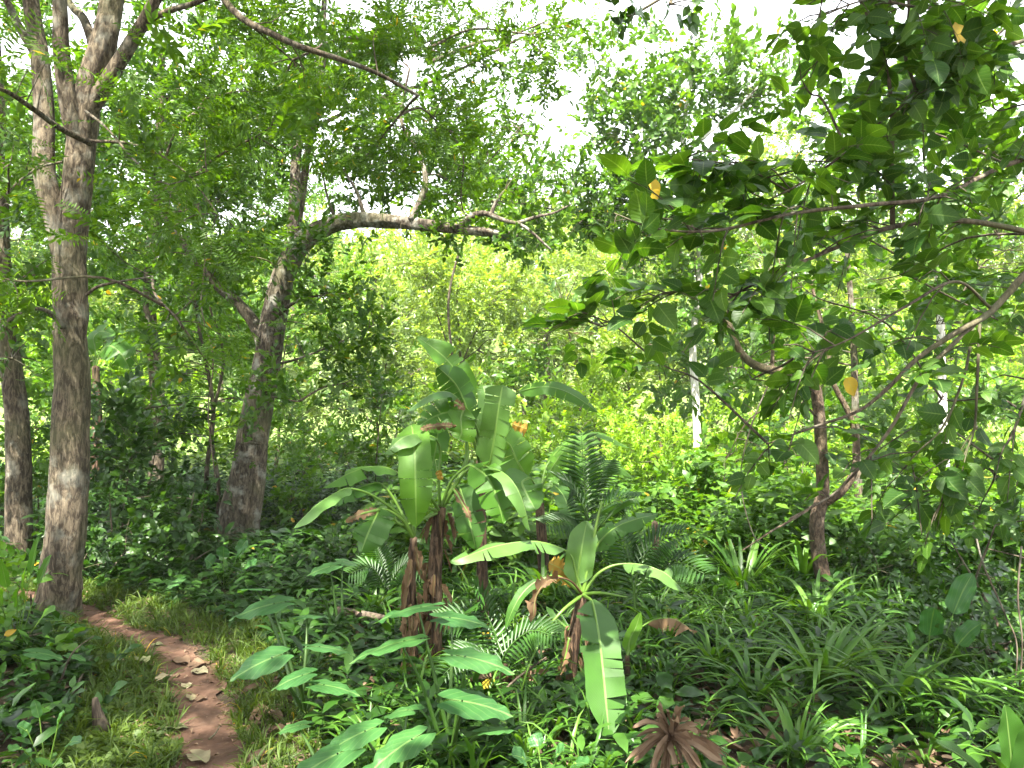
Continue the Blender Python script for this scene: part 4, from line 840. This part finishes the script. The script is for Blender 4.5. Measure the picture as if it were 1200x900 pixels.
bleaf(bt, None, P((531, 572, DB - .12), (539, 585, DB - .2), (548, 600, DB - .24), (553, 612, DB - .25)), pw(7, DB), (-.2, -1, .1), .1, 'bananadry', 2, 14, .3, 'brown withered strip of leaf')
bleaf(bt, [c1, at(472, 610, DB - .2), at(455, 598, DB - .25)], P((445, 597, DB - .3), (438, 610, DB - .4), (430, 628, DB - .45), (423, 648, DB - .45)), pw(42, DB), (-.3, -1, .3), -.15, 'bananadark', 1, 15)
bleaf(bt, None, P((445, 597, DB - .32), (432, 600, DB - .36), (418, 604, DB - .4), (405, 612, DB - .4)), pw(10, DB), (-.1, -1, .3), -.15, 'bananadry', 1, 16, .3, 'brown curled leaf tip')
bleaf(bt, [c1, at(470, 605, DB - .2), at(435, 580, DB - .3)], P((410, 571, DB - .4), (388, 580, DB - .5), (365, 597, DB - .6), (343, 620, DB - .65)), pw(30, DB), (-.35, -.3, 1), -.3, 'bananagrey', 0, 17)
bleaf(bt, [c1, at(480, 590, DB), at(475, 565, DB + .1)], P((464, 552, DB + .1), (440, 546, DB), (410, 554, DB - .1), (378, 572, DB - .1)), pw(36, DB), (-.1, -.4, 1), -.2, 'banana', 1, 18)
bleaf(bt, [c1, at(470, 600, DB), at(455, 575, DB)], P((445, 565, DB), (425, 570, DB - .1), (400, 580, DB - .1), (375, 590, DB - .1)), pw(34, DB), (-.1, -.5, 1), -.2, 'bananadark', 1, 181)
bleaf(bt, [c2, at(515, 580, DB - .1), at(510, 540, DB - .15)], P((512, 552, DB - .2), (515, 556, DB - .2), (516, 563, DB - .2)), pw(8, DB), (0, -1, 0), .2, 'bananayellow', 0, 19, .8, 'small yellow hanging scrap', .003)
bleaf(bt, [c3, at(590, 515, DB), at(602, 498, DB - .1)], P((600, 497, DB - .1), (606, 499, DB - .12), (612, 501, DB - .12), (618, 503, DB - .12)), pw(15, DB), (0, -1, .4), -.2, 'bananayellow', 1, 20, .9, 'orange dying leaf end', .003)
for k, (a, e) in enumerate((((492, 590), (520, 600)), ((500, 575), (535, 560)), ((470, 615), (500, 600)))):
    b = Buf(); tube(b, P((516, 600, DB - .02), (*a, DB - .1 - .02 * k), (a[0] - 12, a[1] - 28, DB - .15)), .012, .006, 6); b.build('stalk', M['stalk'], bt)

# banana behind with lit leaves
bt2 = thing('banana_plant', 'half-hidden banana plant with yellow-green leaves behind the tallest banana', 'banana plant', at(640, 700, 7))
b = Buf(); tube(b, P((640, 705, 7), (636, 640, 7), (632, 590, 7)), .06, .04, 10, rough=.08); b.build('stem', M['sheath'], bt2); c4 = at(632, 592, 7)
for k, (q, wd, nr, mt) in enumerate(((P((618, 560, 7), (606, 540, 6.9), (598, 522, 6.9), (590, 515, 6.8)), 46, (.2, -1, .4), 'banana'), (P((622, 560, 6.9), (612, 565, 6.7), (618, 580, 6.6), (628, 598, 6.5)), 46, (.2, -1, .5), 'banana'),
        (P((640, 560, 7), (660, 530, 7), (680, 520, 7), (705, 518, 7)), 24, (.1, -.5, 1), 'banana'), (P((650, 570, 6.9), (660, 580, 6.8), (668, 600, 6.7), (676, 625, 6.6)), 26, (.6, -1, .4), 'bananadark'),
        (P((640, 545, 7.2), (665, 518, 7.2), (700, 508, 7.2), (740, 526, 7.2)), 20, (.1, -.4, 1), 'banana'), (P((650, 570, 7.2), (690, 545, 7.2), (720, 545, 7.2), (742, 560, 7.2)), 22, (.2, -.5, 1), 'banana'))):
    bleaf(bt2, [c4, (c4 + q[0]) / 2 + [0, 0, .05]], q, pw(wd, 7), nr, -.15, mt, 2, 30 + k)

# smaller banana
DM = 4.7
bt3 = thing('banana_plant', 'smaller banana plant with one broad leaf hanging straight down', 'banana plant', at(668, 810, DM))
b = Buf(); tube(b, P((664, 830, DM), (668, 780, DM), (676, 730, DM), (683, 696, DM)), .05, .028, 12, rough=.14); st = b.build('stem', M['sheath'], bt3); c5 = at(683, 697, DM)
b = Buf(); r = np.random.default_rng(5)
for k in range(22):
    t = r.random(); c = spline(P((664, 830, DM), (668, 780, DM), (676, 730, DM), (683, 696, DM)), 40)[int(t * 38)]; a = r.random() * 6.28; o = np.array([math.cos(a), math.sin(a) * .8 - .3, 0]) * .045
    ln = r.uniform(.08, .25); blade(b, [c + o, c + o * 1.3 + [0, 0, -.3 * ln], c + o * r.uniform(1.2, 2.4) + [r.normal(0, .02), 0, -ln]], r.uniform(.02, .05), nz(o), .5, 0, 8, k)
b.build('dry_sheath', M['bananadry'], st)
bleaf(bt3, [c5, at(688, 700, DM - .15)], P((694, 703, DM - .35), (702, 745, DM - .6), (708, 800, DM - .8), (714, 864, DM - .95)), pw(47, DM - .6), (.08, -1, .4), .16, 'bananadark', 2, 53, .3)
bleaf(bt3, [c5, at(678, 690, DM)], P((676, 684, DM), (679, 660, DM), (683, 635, DM), (688, 610, DM + .05)), pw(34, DM), (-.1, -1, .15), .12, 'bananagrey', 0, 51, .2)
b = Buf(); tube(b, [c5, at(690, 660, DM), at(698, 620, DM), at(705, 588, DM)], .014, .007, 8); props(b.build('leaf', M['stalk'], bt3), 'rolled young leaf standing like a spike')
bleaf(bt3, [c5, at(676, 675, DM), at(670, 652, DM)], P((660, 643, DM), (625, 634, DM - .1), (580, 640, DM - .2), (528, 659, DM - .25)), pw(40, DM), (-.2, -.42, 1), -.25, 'bananagrey', 2, 52)
bleaf(bt3, [c5, at(698, 675, DM), at(715, 664, DM)], P((730, 660, DM), (755, 662, DM - .05), (780, 672, DM - .1), (803, 694, DM - .1)), pw(32, DM), (.2, -.4, 1), -.25, 'bananagrey', 2, 53)
bleaf(bt3, [c5, at(690, 665, DM + .1)], P((696, 645, DM + .1), (715, 622, DM + .1), (740, 610, DM + .1), (772, 602, DM + .1)), pw(28, DM), (.4, -.5, 1), -.2, 'bananadark', 1, 54)
b = Buf(); tube(b, [c5, at(660, 715, DM - .15), at(640, 740, DM - .2), at(622, 775, DM - .3), at(608, 820, DM - .3)], .012, .004, 7); b.build('stalk', M['stalk'], bt3)
b = Buf(); tube(b, [c5, at(705, 695, DM - .2), at(735, 700, DM - .3)], .014, .004, 7); b.build('stalk', M['stalk'], bt3)
bleaf(bt3, [c5, at(670, 682, DM - .1)], P((655, 676, DM - .15), (640, 682, DM - .2), (628, 700, DM - .25), (624, 734, DM - .25)), pw(18, DM), (-.3, -1, .2), .4, 'bananadry', 3, 55, .3, 'dark brown withered leaf bent downward', .008, 'bananadry')
bleaf(bt3, [c5, at(655, 676, DM - .1)], P((632, 680, DM - .12), (615, 692, DM - .15), (602, 712, DM - .2), (592, 738, DM - .2)), pw(14, DM), (-.5, -1, .2), .2, 'bananadark', 1, 56)
bleaf(bt3, [c5], P((675, 685, DM + .05), (665, 674, DM + .05), (655, 665, DM + .05), (643, 660, DM + .05)), pw(26, DM), (0, -1, .2), -.15, 'bananayellow', 2, 57, .3, 'orange-yellow dying leaf')
bleaf(bt3, None, P((668, 745, DM - .1), (662, 770, DM - .12), (655, 790, DM - .14), (650, 806, DM - .14)), pw(14, DM), (-.1, -1, .1), .5, 'bananadry', 2, 58, .3, 'papery brown dead leaf')
# sucker shoot beside it
bt4 = thing('banana_shoot', 'young banana shoot with one upright lime leaf and a curled brown one', 'banana shoot', at(735, 830, 4.6))
b = Buf(); tube(b, P((736, 840, 4.6), (736, 800, 4.6), (735, 768, 4.6)), .022, .012, 9, rough=.1); b.build('stem', M['sheath'], bt4)
bleaf(bt4, [at(735, 770, 4.6)], P((736, 765, 4.6), (738, 750, 4.6), (745, 735, 4.6), (751, 717, 4.6)), pw(15, 4.6), (-.3, -1, .1), .2, 'banana', 0, 60)
bleaf(bt4, [at(735, 770, 4.6), at(745, 742, 4.6)], P((758, 730, 4.6), (775, 724, 4.55), (795, 727, 4.5), (815, 742, 4.5)), pw(26, 4.6), (.2, -.6, 1), -.5, 'bananadry', 3, 61, .3, 'curled orange-brown dead leaf', .007)

rng = np.random.default_rng(105)
# ------------------------------------------------------------------ elephant-ear plants
def tarotpl(seed):
    r = np.random.default_rng(seed)
    ol = [(1, 0), (.86, .10), (.68, .22), (.45, .32), (.2, .385), (-.02, .39), (-.2, .345), (-.36, .28), (-.48, .21), (-.54, .14), (-.45, .07), (-.30, .015)]
    ol = spline([(x, y, 0) for x, y in ol], 40)[:, :2]; ol[:, 1] = np.maximum(ol[:, 1], 0)
    v, uv, f = [], [], []; J = 6; w1, w2 = r.uniform(.6, 1.3), r.uniform(0, 6)
    for sd in (-1, 1):
        b0 = len(v)
        for i, (x, y) in enumerate(ol):
            ix = max(x, -.04) * .98
            for j in range(J + 1):
                t = j / J; xx = ix + (x - ix) * t; yy = y * 1.22 * t * sd; rr = (xx * xx + yy * yy) * min(1, 5 * abs(yy))
                z = .10 * abs(yy) - .34 * yy * yy - .16 * max(xx, 0) ** 2 - .25 * min(xx, 0) ** 2 + (.07 * w1) * rr * math.sin(11 * xx + w2 + sd) + .05 * rr * math.sin(19 * xx - 9 * yy)
                v.append((xx, yy, z)); uv.append(((xx + .42) / 1.42, .5 + yy * 1.02))
        for i in range(len(ol) - 1):
            for j in range(J):
                a = b0 + i * (J + 1) + j; q = [(a, a + 1, a + J + 2), (a, a + J + 2, a + J + 1)]
                f += q if sd < 0 else [t[::-1] for t in q]
    return np.array(v), np.array(f), np.array(uv)
def taro(label, root, leaves):
    t = thing('elephant_ear_plant', label, 'elephant ear', root, 'elephant ear plants')
    for k, (px, py, d, size, az, tilt) in enumerate(leaves):
        p = at(px, py, d); a = R(az)
        X = np.array([math.cos(a), math.sin(a), -.20 + tilt]); b = Buf()
        b.add(*place(tarotpl(k + int(px)), p, X, (rng.normal(0, .16), -.10 + rng.normal(0, .12), 1), pw(size, d) / 1.6)); o = b.build('leaf', M['taro'], t)
        b = Buf(); m = root * .45 + p * .55 + np.array([0, 0, .12 * np.linalg.norm(p - root)]) * .6
        tube(b, [root + rng.normal(0, .015, 3), m, p - nz(np.cross(X, np.cross((0, -.1, 1), X))) * .012], .013, .004, 7); b.build('stalk', M['stalkdark'], o)
    return t
def gp(px, d):
    q = at(px, 600, d); q[2] = g1(q[0], q[1]); return q
taro('elephant ear plant with five broad leaves in front of the banana stems', gp(528, 3.75), [(490, 712, 3.75, 92, 178, 0), (470, 752, 3.6, 100, 190, 0), (530, 724, 3.9, 78, 10, .05), (548, 770, 3.6, 92, -8, .05), (545, 822, 3.5, 95, 5, 0), (575, 855, 3.5, 60, 30, .1)])
taro('elephant ear plant with overlapping leaves at the bottom edge', gp(470, 3.35), [(476, 832, 3.45, 66, 140, -.1), (425, 858, 3.3, 80, 200, -.1), (480, 868, 3.2, 88, 215, -.1), (440, 905, 3.1, 80, 240, -.1)])
taro('elephant ear plant beside the path with stacked pale leaves', gp(358, 4.3), [(318, 708, 4.5, 80, 190, 0), (377, 758, 4.2, 66, 20, 0), (316, 772, 4.1, 76, 205, -.1), (352, 792, 4.0, 58, 190, -.1), (382, 803, 4.0, 66, 8, 0), (360, 722, 4.6, 50, 40, .1), (300, 690, 4.8, 50, 150, .1)])
taro('elephant ear plant low at the bottom edge nearest the path', gp(400, 3.2), [(392, 885, 3.2, 100, 205, -.1), (350, 850, 3.5, 46, 180, 0)])
taro('small elephant ear with two pale drooping leaves by the shaded bush', gp(205, 6.9), [(208, 681, 6.9, 30, 200, -.3), (196, 712, 6.8, 32, 215, -.5)])
taro('spindly elephant ear beneath the leaning banana leaf', gp(400, 5.6), [(386, 664, 5.6, 44, 200, 0), (402, 658, 5.7, 30, 10, 0), (372, 690, 5.4, 30, 120, 0)])
taro('elephant ear half hidden under the forked tree bank', gp(50, 4.4), [(45, 765, 4.3, 46, 30, -.1), (30, 790, 4.2, 40, 180, -.1), (85, 768, 4.5, 30, -10, 0)])

# ------------------------------------------------------------------ strappy clumps
def strap(label, px, py, d, size, n=26, mat='strap', seed=0, arch=(.4, 1.1), w_=.055):
    base = at(px, py, d); base[2] = g1(base[0], base[1]); t = thing('strap_leaf_plant', label, 'strap plant', base, 'strap-leaved plants')
    r = np.random.default_rng(seed + 900); b = Buf()
    for i in range(int(n * 1.4)):
        a = r.random() * 6.283; bl = blade_tpl(w_ * r.uniform(.8, 1.2), r.uniform(*arch), 8)
        b.add(*place(bl, base + [r.normal(0, .02), r.normal(0, .02), 0], (math.cos(a), math.sin(a), 0), (0, 0, 1), np.array([1.2, 1.2, 1]) * size * 1.22 * r.uniform(.5, 1.1)))
    b.build('leaf', M[mat], t)['kind'] = 'stuff'
    return t
for k, a in enumerate([
 ('largest arching strap-leaved clump below the crooked tree', 962, 815, 4.7, .52, 34), ('broad strap-leaved clump beside the dark thicket', 1050, 840, 4.4, .50, 30),
 ('strap-leaved clump with drooping blades in front of the small banana', 885, 840, 4.4, .42, 26), ('strap-leaved tuft against the crooked trunk base', 955, 735, 6.0, .5, 26),
 ('narrow strap tuft beside the curled brown banana leaf', 835, 800, 4.9, .36, 22), ('upright strap-leaved tuft behind the seedlings', 872, 690, 7.0, .62, 22, 'strap', 0, (.15, .6)),
 ('upright strap tuft at the foot of the sunny shrubs', 942, 690, 7.2, .6, 20, 'strap', 0, (.15, .6)), ('strap-leaved clump between two larger arching clumps', 1000, 775, 5.2, .45, 24),
 ('shaded strap clump below the loose shrub', 1090, 770, 5.2, .42, 22), ('low strap clump at the edge of the banana shade', 775, 760, 5.4, .4, 20),
 ('strap clump under the hanging banana leaf of the taller plant', 440, 700, 6.4, .42, 22), ('pale strap tuft by the brown banana stem', 462, 745, 5.6, .3, 10, 'strap', 0, (.1, .5)), ('strap tuft in front of the thicket', 1130, 850, 4.2, .4, 20),
 ('dark strap clump behind the orange dying leaf', 640, 700, 6.6, .5, 22), ('short strap clump in the bottom shade', 930, 885, 3.8, .35, 22)]): strap(*a[:6], *(a[6:] or ()), seed=k) if len(a) <= 6 else strap(a[0], a[1], a[2], a[3], a[4], a[5], a[6], k, a[8])

# ------------------------------------------------------------------ palm seedlings, ferns
def palmling(label, root, fronds, mat='palm', name='palm_seedling'):
    t = thing(name, label, 'palm', root)
    for k, (pts, wid) in enumerate(fronds):
        c = spline([root] + pts, 25); T = nz(np.gradient(c, axis=0)); b = Buf(); tube(b, c, .008, .002, 5, seg=16)
        o = b.build('stalk', M['stalkdark'], t); b = Buf(); lf = leaf4(.16, .04, .25)
        for i in range(7, 25):
            u = (i - 7) / 17; S = nz(np.cross(T[i], (0, -.6, .8)))
            for sd in (-1, 1):
                b.add(*place(lf, c[i], S * sd + T[i] * .55 + [0, 0, .12], (0, -.5, .9), wid * (.45 + .55 * math.sin(math.pi * (.12 + .8 * u)))))
        b.build('frond', M[mat], o)
    return t
DP = 6.4
palmling('dark feathered palm seedling standing between the two bananas', gp(688, DP), [(P((686, 600, DP), (684, 555, DP), (681, 505, DP)), .22), (P((690, 620, DP), (672, 575, DP - .1), (655, 560, DP - .3)), .2), (P((692, 620, DP), (715, 590, DP), (745, 585, DP - .1)), .2), (P((690, 640, DP), (670, 615, DP - .2), (640, 615, DP - .4)), .2), (P((692, 640, DP), (712, 605, DP - .3), (728, 590, DP - .6)), .22), (P((688, 600, DP), (698, 560, DP + .1), (712, 540, DP + .2)), .2), (P((690, 650, DP), (735, 640, DP - .2), (765, 660, DP - .3)), .2)])
palmling('palm seedling with a shaded feather frond between banana stems and elephant ears', gp(585, 4.6), [(P((575, 770, 4.6), (555, 730, 4.6), (515, 725, 4.5)), .16), (P((585, 760, 4.6), (568, 715, 4.6), (560, 690, 4.5)), .15), (P((590, 770, 4.5), (620, 740, 4.4), (650, 745, 4.3)), .15), (P((575, 780, 4.5), (550, 765, 4.3), (520, 790, 4.2)), .14)])
palmling('small fern-like palm in the shade under the drooping banana leaf', gp(455, 6.6), [(P((450, 690, 6.6), (435, 665, 6.5), (410, 672, 6.4)), .18), (P((458, 685, 6.6), (475, 662, 6.5), (500, 670, 6.4)), .18), (P((452, 690, 6.6), (447, 660, 6.6), (440, 640, 6.6)), .18)])
palmling('dark fern frond plant beside the smaller banana', gp(745, 5.6), [(P((745, 680, 5.6), (765, 640, 5.5), (800, 625, 5.4)), .2), (P((742, 690, 5.6), (735, 650, 5.6), (725, 615, 5.6)), .2), (P((748, 690, 5.6), (790, 660, 5.4), (825, 672, 5.2)), .2)])

# ------------------------------------------------------------------ broad-leaf plants that stand out
def rosette(label, px, py, d, leaves, mat='bigleaf', name='broad_leaf_plant', cat='plant', st=.2):
    base = at(px, py, d); base[2] = min(base[2], g1(base[0], base[1]) + .02); t = thing(name, label, cat, base)
    for k, (tx, ty, td, wpx, nr) in enumerate(leaves):
        e = at(tx, ty, td); s = base * (1 - st) + e * st + [0, 0, .02 + .05 * st]; mid = (s + e) / 2 + np.array([0, 0, .06 * np.linalg.norm(e - s)])
        bleaf(t, [base], [s, mid, e], pw(wpx, td), nr, .2, mat, 0, 70 + k, 0, None, .006 if st < .5 else .003)
    return t
rosette('broad paddle-leaved plant in the bottom corner', 1190, 925, 3.2, [(1178, 826, 3.15, 34, (.1, -1, .2)), (1096, 868, 3.0, 26, (0, -.5, 1)), (1215, 840, 3.1, 30, (-.4, -1, .3)), (1130, 905, 2.9, 24, (0, -.5, 1)), (1160, 880, 2.95, 20, (-.3, -.6, 1))], 'bananadark')
rosette('oval leaved seedling at the bottom edge below the hanging banana leaf', 640, 930, 3.4, [(600, 885, 3.3, 24, (0, -.6, 1)), (660, 880, 3.3, 26, (0, -.6, 1)), (625, 860, 3.5, 18, (0, -1, .4)), (690, 895, 3.2, 20, (.2, -.6, 1))], 'taro', st=.62)
rosette('bright leaved seedling beside the sunny shrub', 845, 720, 6.4, [(835, 690, 6.3, 12, (0, -1, .5)), (862, 682, 6.3, 13, (0, -1, .5)), (870, 700, 6.2, 12, (0, -.6, 1)), (830, 705, 6.2, 12, (0, -.6, 1)), (850, 675, 6.4, 10, (0, -1, .2))], 'banana', st=.62)
rosette('pale leaved seedling in front of the leaning tree foot', 262, 690, 7.4, [(240, 655, 7.3, 20, (0, -.7, 1)), (262, 640, 7.3, 16, (0, -1, .4)), (285, 645, 7.2, 18, (0, -.7, 1)), (250, 672, 7.1, 16, (0, -.7, 1)), (300, 662, 7.1, 18, (0, -.7, 1)), (290, 632, 7.4, 13, (0, -1, .3))], 'taro', st=.62)
rosette('sunlit weed with pointed leaves on the bank beside the forked trunk', 20, 740, 5.0, [(45, 630, 4.9, 13, (0, -.7, 1)), (0, 655, 4.8, 16, (0, -.7, 1)), (60, 650, 5, 12, (0, -.7, 1)), (20, 690, 4.8, 16, (0, -.7, 1)), (65, 715, 4.8, 16, (0, -.8, 1)), (-10, 690, 4.7, 14, (0, -.7, 1)), (30, 665, 4.8, 12, (0, -.7, 1))], 'banana', st=.62)
rosette('grey-leaved plant below the drooping branches', 1080, 760, 4.6, [(1140, 672, 4.5, 26, (-.3, -.7, .8)), (1095, 712, 4.4, 26, (-.2, -.7, 1)), (1150, 730, 4.4, 22, (0, -.7, 1)), (1060, 730, 4.5, 18, (0, -.7, 1))], 'taro', st=.62)
rosette('weed with dull leaves low on the path bank', 55, 880, 3.6, [(20, 850, 3.5, 16, (0, -.7, 1)), (75, 835, 3.5, 14, (0, -.7, 1)), (10, 880, 3.4, 18, (0, -.7, 1)), (40, 820, 3.6, 12, (0, -1, .4)), (95, 870, 3.4, 14, (0, -.7, 1))], 'taro', st=.62)
# small thin sapling with tall leaves seen by the forked tree: bright banana glimpsed behind
bt5 = thing('banana_plant', 'distant banana plant glimpsed as a bright leaf past the forked trunk', 'banana plant', at(112, 560, 11))
b = Buf(); tube(b, P((112, 570, 11), (114, 480, 11), (112, 430, 11)), .08, .05, 8); b.build('stem', M['sheath'], bt5); c6 = at(112, 432, 11)
for k, (q, wd) in enumerate(((P((116, 415, 11), (128, 405, 10.9), (142, 415, 10.8), (152, 432, 10.8)), 34), (P((112, 410, 11), (110, 395, 11), (120, 388, 11), (135, 393, 10.9)), 20), (P((108, 415, 11), (92, 400, 11), (80, 410, 10.9), (70, 430, 10.8)), 26))):
    bleaf(bt5, [c6], q, pw(wd, 11), (0, -1, .6), -.2, 'banana', 2, 90 + k)

rng = np.random.default_rng(106)
# ------------------------------------------------------------------ dead palm leaf, stump, fallen branch, fallen leaves
def fan(label, px, py, d, strips, name, base_py):
    root = at(px, py, d); t = thing(name, label, 'dead leaf', root)
    for k, (ex, ey, ed, wpx) in enumerate(strips):
        e = at(ex, ey, ed); m = (root + e) / 2 + np.array([0, 0, .10 * np.linalg.norm(e - root)]); b = Buf()
        blade(b, [root + rng.normal(0, .01, 3), m, e], pw(wpx, d), (rng.normal(0, .5), -.7, .8), rng.uniform(.4, 1.0), 0, 14, k, rng.uniform(0, .8), .15); b.build('blade', M['litter'], t)
    return t
st_ = [(px + rng.normal(0, 7), py + rng.normal(0, 7), 3.3 + rng.normal(0, .1), rng.uniform(6, 15)) for px, py in 2 * ((735, 893), (745, 878), (742, 860), (758, 905), (770, 912), (785, 915), (800, 910), (815, 905), (835, 903), (850, 893), (858, 885), (840, 880), (822, 872), (762, 835), (776, 832), (792, 838), (806, 842), (818, 855))]
fan('dead brown fan palm leaf splayed on the ground', 785, 862, 3.4, st_, 'fallen_palm_leaf', 900)
fan('heap of dry grey-brown leaf strips behind the elephant ears', 600, 800, 4.7, [(px, py, 4.6 + rng.normal(0, .1), rng.uniform(7, 12)) for px, py in ((560, 790), (545, 800), (575, 815), (620, 815), (635, 800), (640, 815), (560, 830), (590, 835), (610, 830), (585, 780), (650, 790))], 'fallen_palm_leaf', 0)
t = thing('tree_stump', 'short grey broken stump in the grass of the path bank', 'stump', at(116, 850, 4.1)); b = Buf(); tube(b, P((122, 856, 4.1), (116, 838, 4.1), (112, 818, 4.1)), .04, .012, 9, rough=.25); b.build('trunk', M['barkdark'], t)
t = thing('tree_stump', 'thin upright brown stub standing among the sunny herbs', 'stump', at(768, 655, 7.4)); b = Buf(); tube(b, P((769, 665, 7.4), (768, 635, 7.4), (767, 612, 7.4)), .035, .028, 9, rough=.12); b.build('trunk', M['bark3'], t)
b = Buf(); tube(b, P((455, 800, 4.9), (490, 812, 4.7), (525, 835, 4.5)), .035, .02, 9, rough=.1); props(b.build('fallen_log', M['sheath']), 'fallen reddish banana stalk lying below the brown stems', 'log')
b = Buf(); tube(b, P((395, 716, 5.9), (425, 720, 5.8), (450, 724, 5.7)), .03, .02, 9, rough=.1); props(b.build('fallen_branch', M['twig']), 'short brown branch lying among the herbs behind the elephant ears', 'branch')
FL = [('largest pale heart-shaped fallen leaf at the bottom of the path', 233, 877, 36), ('pale crumpled fallen leaf near the grassy path edge', 202, 844, 26), ('greenish fallen leaf in the middle of the path', 224, 809, 17), ('pale fallen leaf lying on the grass beside the path', 194, 795, 20), ('whitish fallen leaf on the grass at the path bend', 166, 777, 22),
      ('buff fallen leaf where the path narrows', 219, 794, 16), ('small tan fallen leaf beside the greenish one', 237, 810, 14), ('dry curled brown leaf across the path', 210, 766, 24), ('tan fallen leaf near the right-bending edge of the path', 236, 769, 26), ('small pale fallen leaf at the far end of the path', 183, 751, 12), ('broad buff fallen leaf high on the path', 232, 778, 20), ('tiny cream fallen leaf below the path bend', 206, 782, 12)]
for k, (lab, px, py, s) in enumerate(FL):
    lab = lab.replace('right-bending edge', 'outer edge')
    d = 1.7 * F / (py - 480); q = at(px, py, d); q[2] = g1(q[0], q[1]) - (.030 if k not in (3, 4) else -.03)
    b = Buf(); a = rng.random() * 6.28; tp = leafbig(.8, .28, .10, 8, 1, .07); sz = pw(s, d) * .95
    b.add(*place(tp, q - np.array([math.cos(a), math.sin(a), 0]) * sz * .5 + [0, 0, .012], (math.cos(a), math.sin(a), .05), (rng.normal(0, .1), rng.normal(0, .1), 1), sz)); props(b.build('fallen_leaf', M['litter' if k in (6, 7, 8, 11) else 'palelitter']), lab, 'leaf', 'fallen leaves on the path')
b = Buf(); q = at(246, 782 + 60, 1.7 * F / 362); tube(b, [at(245, 866, 1.7 * F / 386), at(252, 860, 1.7 * F / 380), at(258, 850, 1.7 * F / 370)], .005, .003, 5); props(b.build('fallen_twig', M['twig']), 'thin dry twig lying on the path', 'twig')

# ------------------------------------------------------------------ haze volume, added to wash out the overexposed far slope
m, nt, out = newmat('added_haze'); v_ = nd(nt, 'ShaderNodeVolumePrincipled', Density=.0006)
v_.inputs['Color'].default_value = (.95, .97, .9, 1); nt.links.new(v_.outputs[0], out.inputs['Volume'])
b = Buf(); x0, x1, y0, y1, z0, z1 = -262, 262, -62, 322, -3, 24
vs = [(x, y, z) for z in (z0, z1) for y in (y0, y1) for x in (x0, x1)]
qs = [(0, 2, 3, 1), (4, 5, 7, 6), (0, 1, 5, 4), (2, 6, 7, 3), (0, 4, 6, 2), (1, 3, 7, 5)]
b.add(vs, [t for q in qs for t in ((q[0], q[1], q[2]), (q[0], q[2], q[3]))])
props(b.build('haze', m, None, False), 'thin haze added over the whole forest to pale the far slope', 'haze', kind='stuff')
cy.volume_bounces = 0; cy.volume_step_rate = 4

# ------------------------------------------------------------------ hanging vines and dead sticks
for lab, pts, r0, mt in (
 ('pale thin vine hanging in front of the dark thicket between the trunks', P((232, 240, 8.4), (240, 300, 8.3), (236, 360, 8.3), (250, 420, 8.3), (244, 480, 8.4), (252, 560, 8.4)), .009, 'twig'),
 ('tangled thin vine trailing down the face of the dark thicket', P((1140, 610, 4.6), (1152, 660, 4.5), (1178, 720, 4.4), (1192, 760, 4.4), (1186, 830, 4.4)), .006, 'twig'),
 ('straight pale vine at the edge of the picture by the thicket', P((1197, 640, 4.2), (1193, 700, 4.2), (1198, 760, 4.2), (1190, 850, 4.2)), .006, 'twig'),
 ('dark looping vine under the crooked branch of the slender tree', P((905, 440, 6.6), (880, 500, 6.5), (868, 560, 6.5), (880, 620, 6.5), (900, 650, 6.6)), .007, 'barkdark'),
 ('thin vine dangling from the long mossy bough', P((470, 262, 9.6), (466, 300, 9.6), (474, 318, 9.6)), .004, 'twig')):
    b = Buf(); tube(b, pts, r0, r0 * .6, 5, seg=40, rough=.1); props(b.build('hanging_vine', M[mt]), lab, 'vine')
for lab, pts, r0 in (
 ('dead leaning stick among the dry leaf strips', P((560, 845, 4.3), (600, 800, 4.4), (640, 770, 4.5)), .010),
 ('grey dead stick lying across the herbs below the strap plants', P((830, 830, 4.3), (880, 815, 4.5), (935, 812, 4.6)), .011),
 ('bare forked twig poking up from the bank grass', P((70, 800, 4.4), (85, 765, 4.4), (110, 745, 4.5)), .006)):
    b = Buf(); tube(b, pts, r0, r0 * .4, 6, seg=16, rough=.15); props(b.build('dead_stick', M['twig']), lab, 'stick')
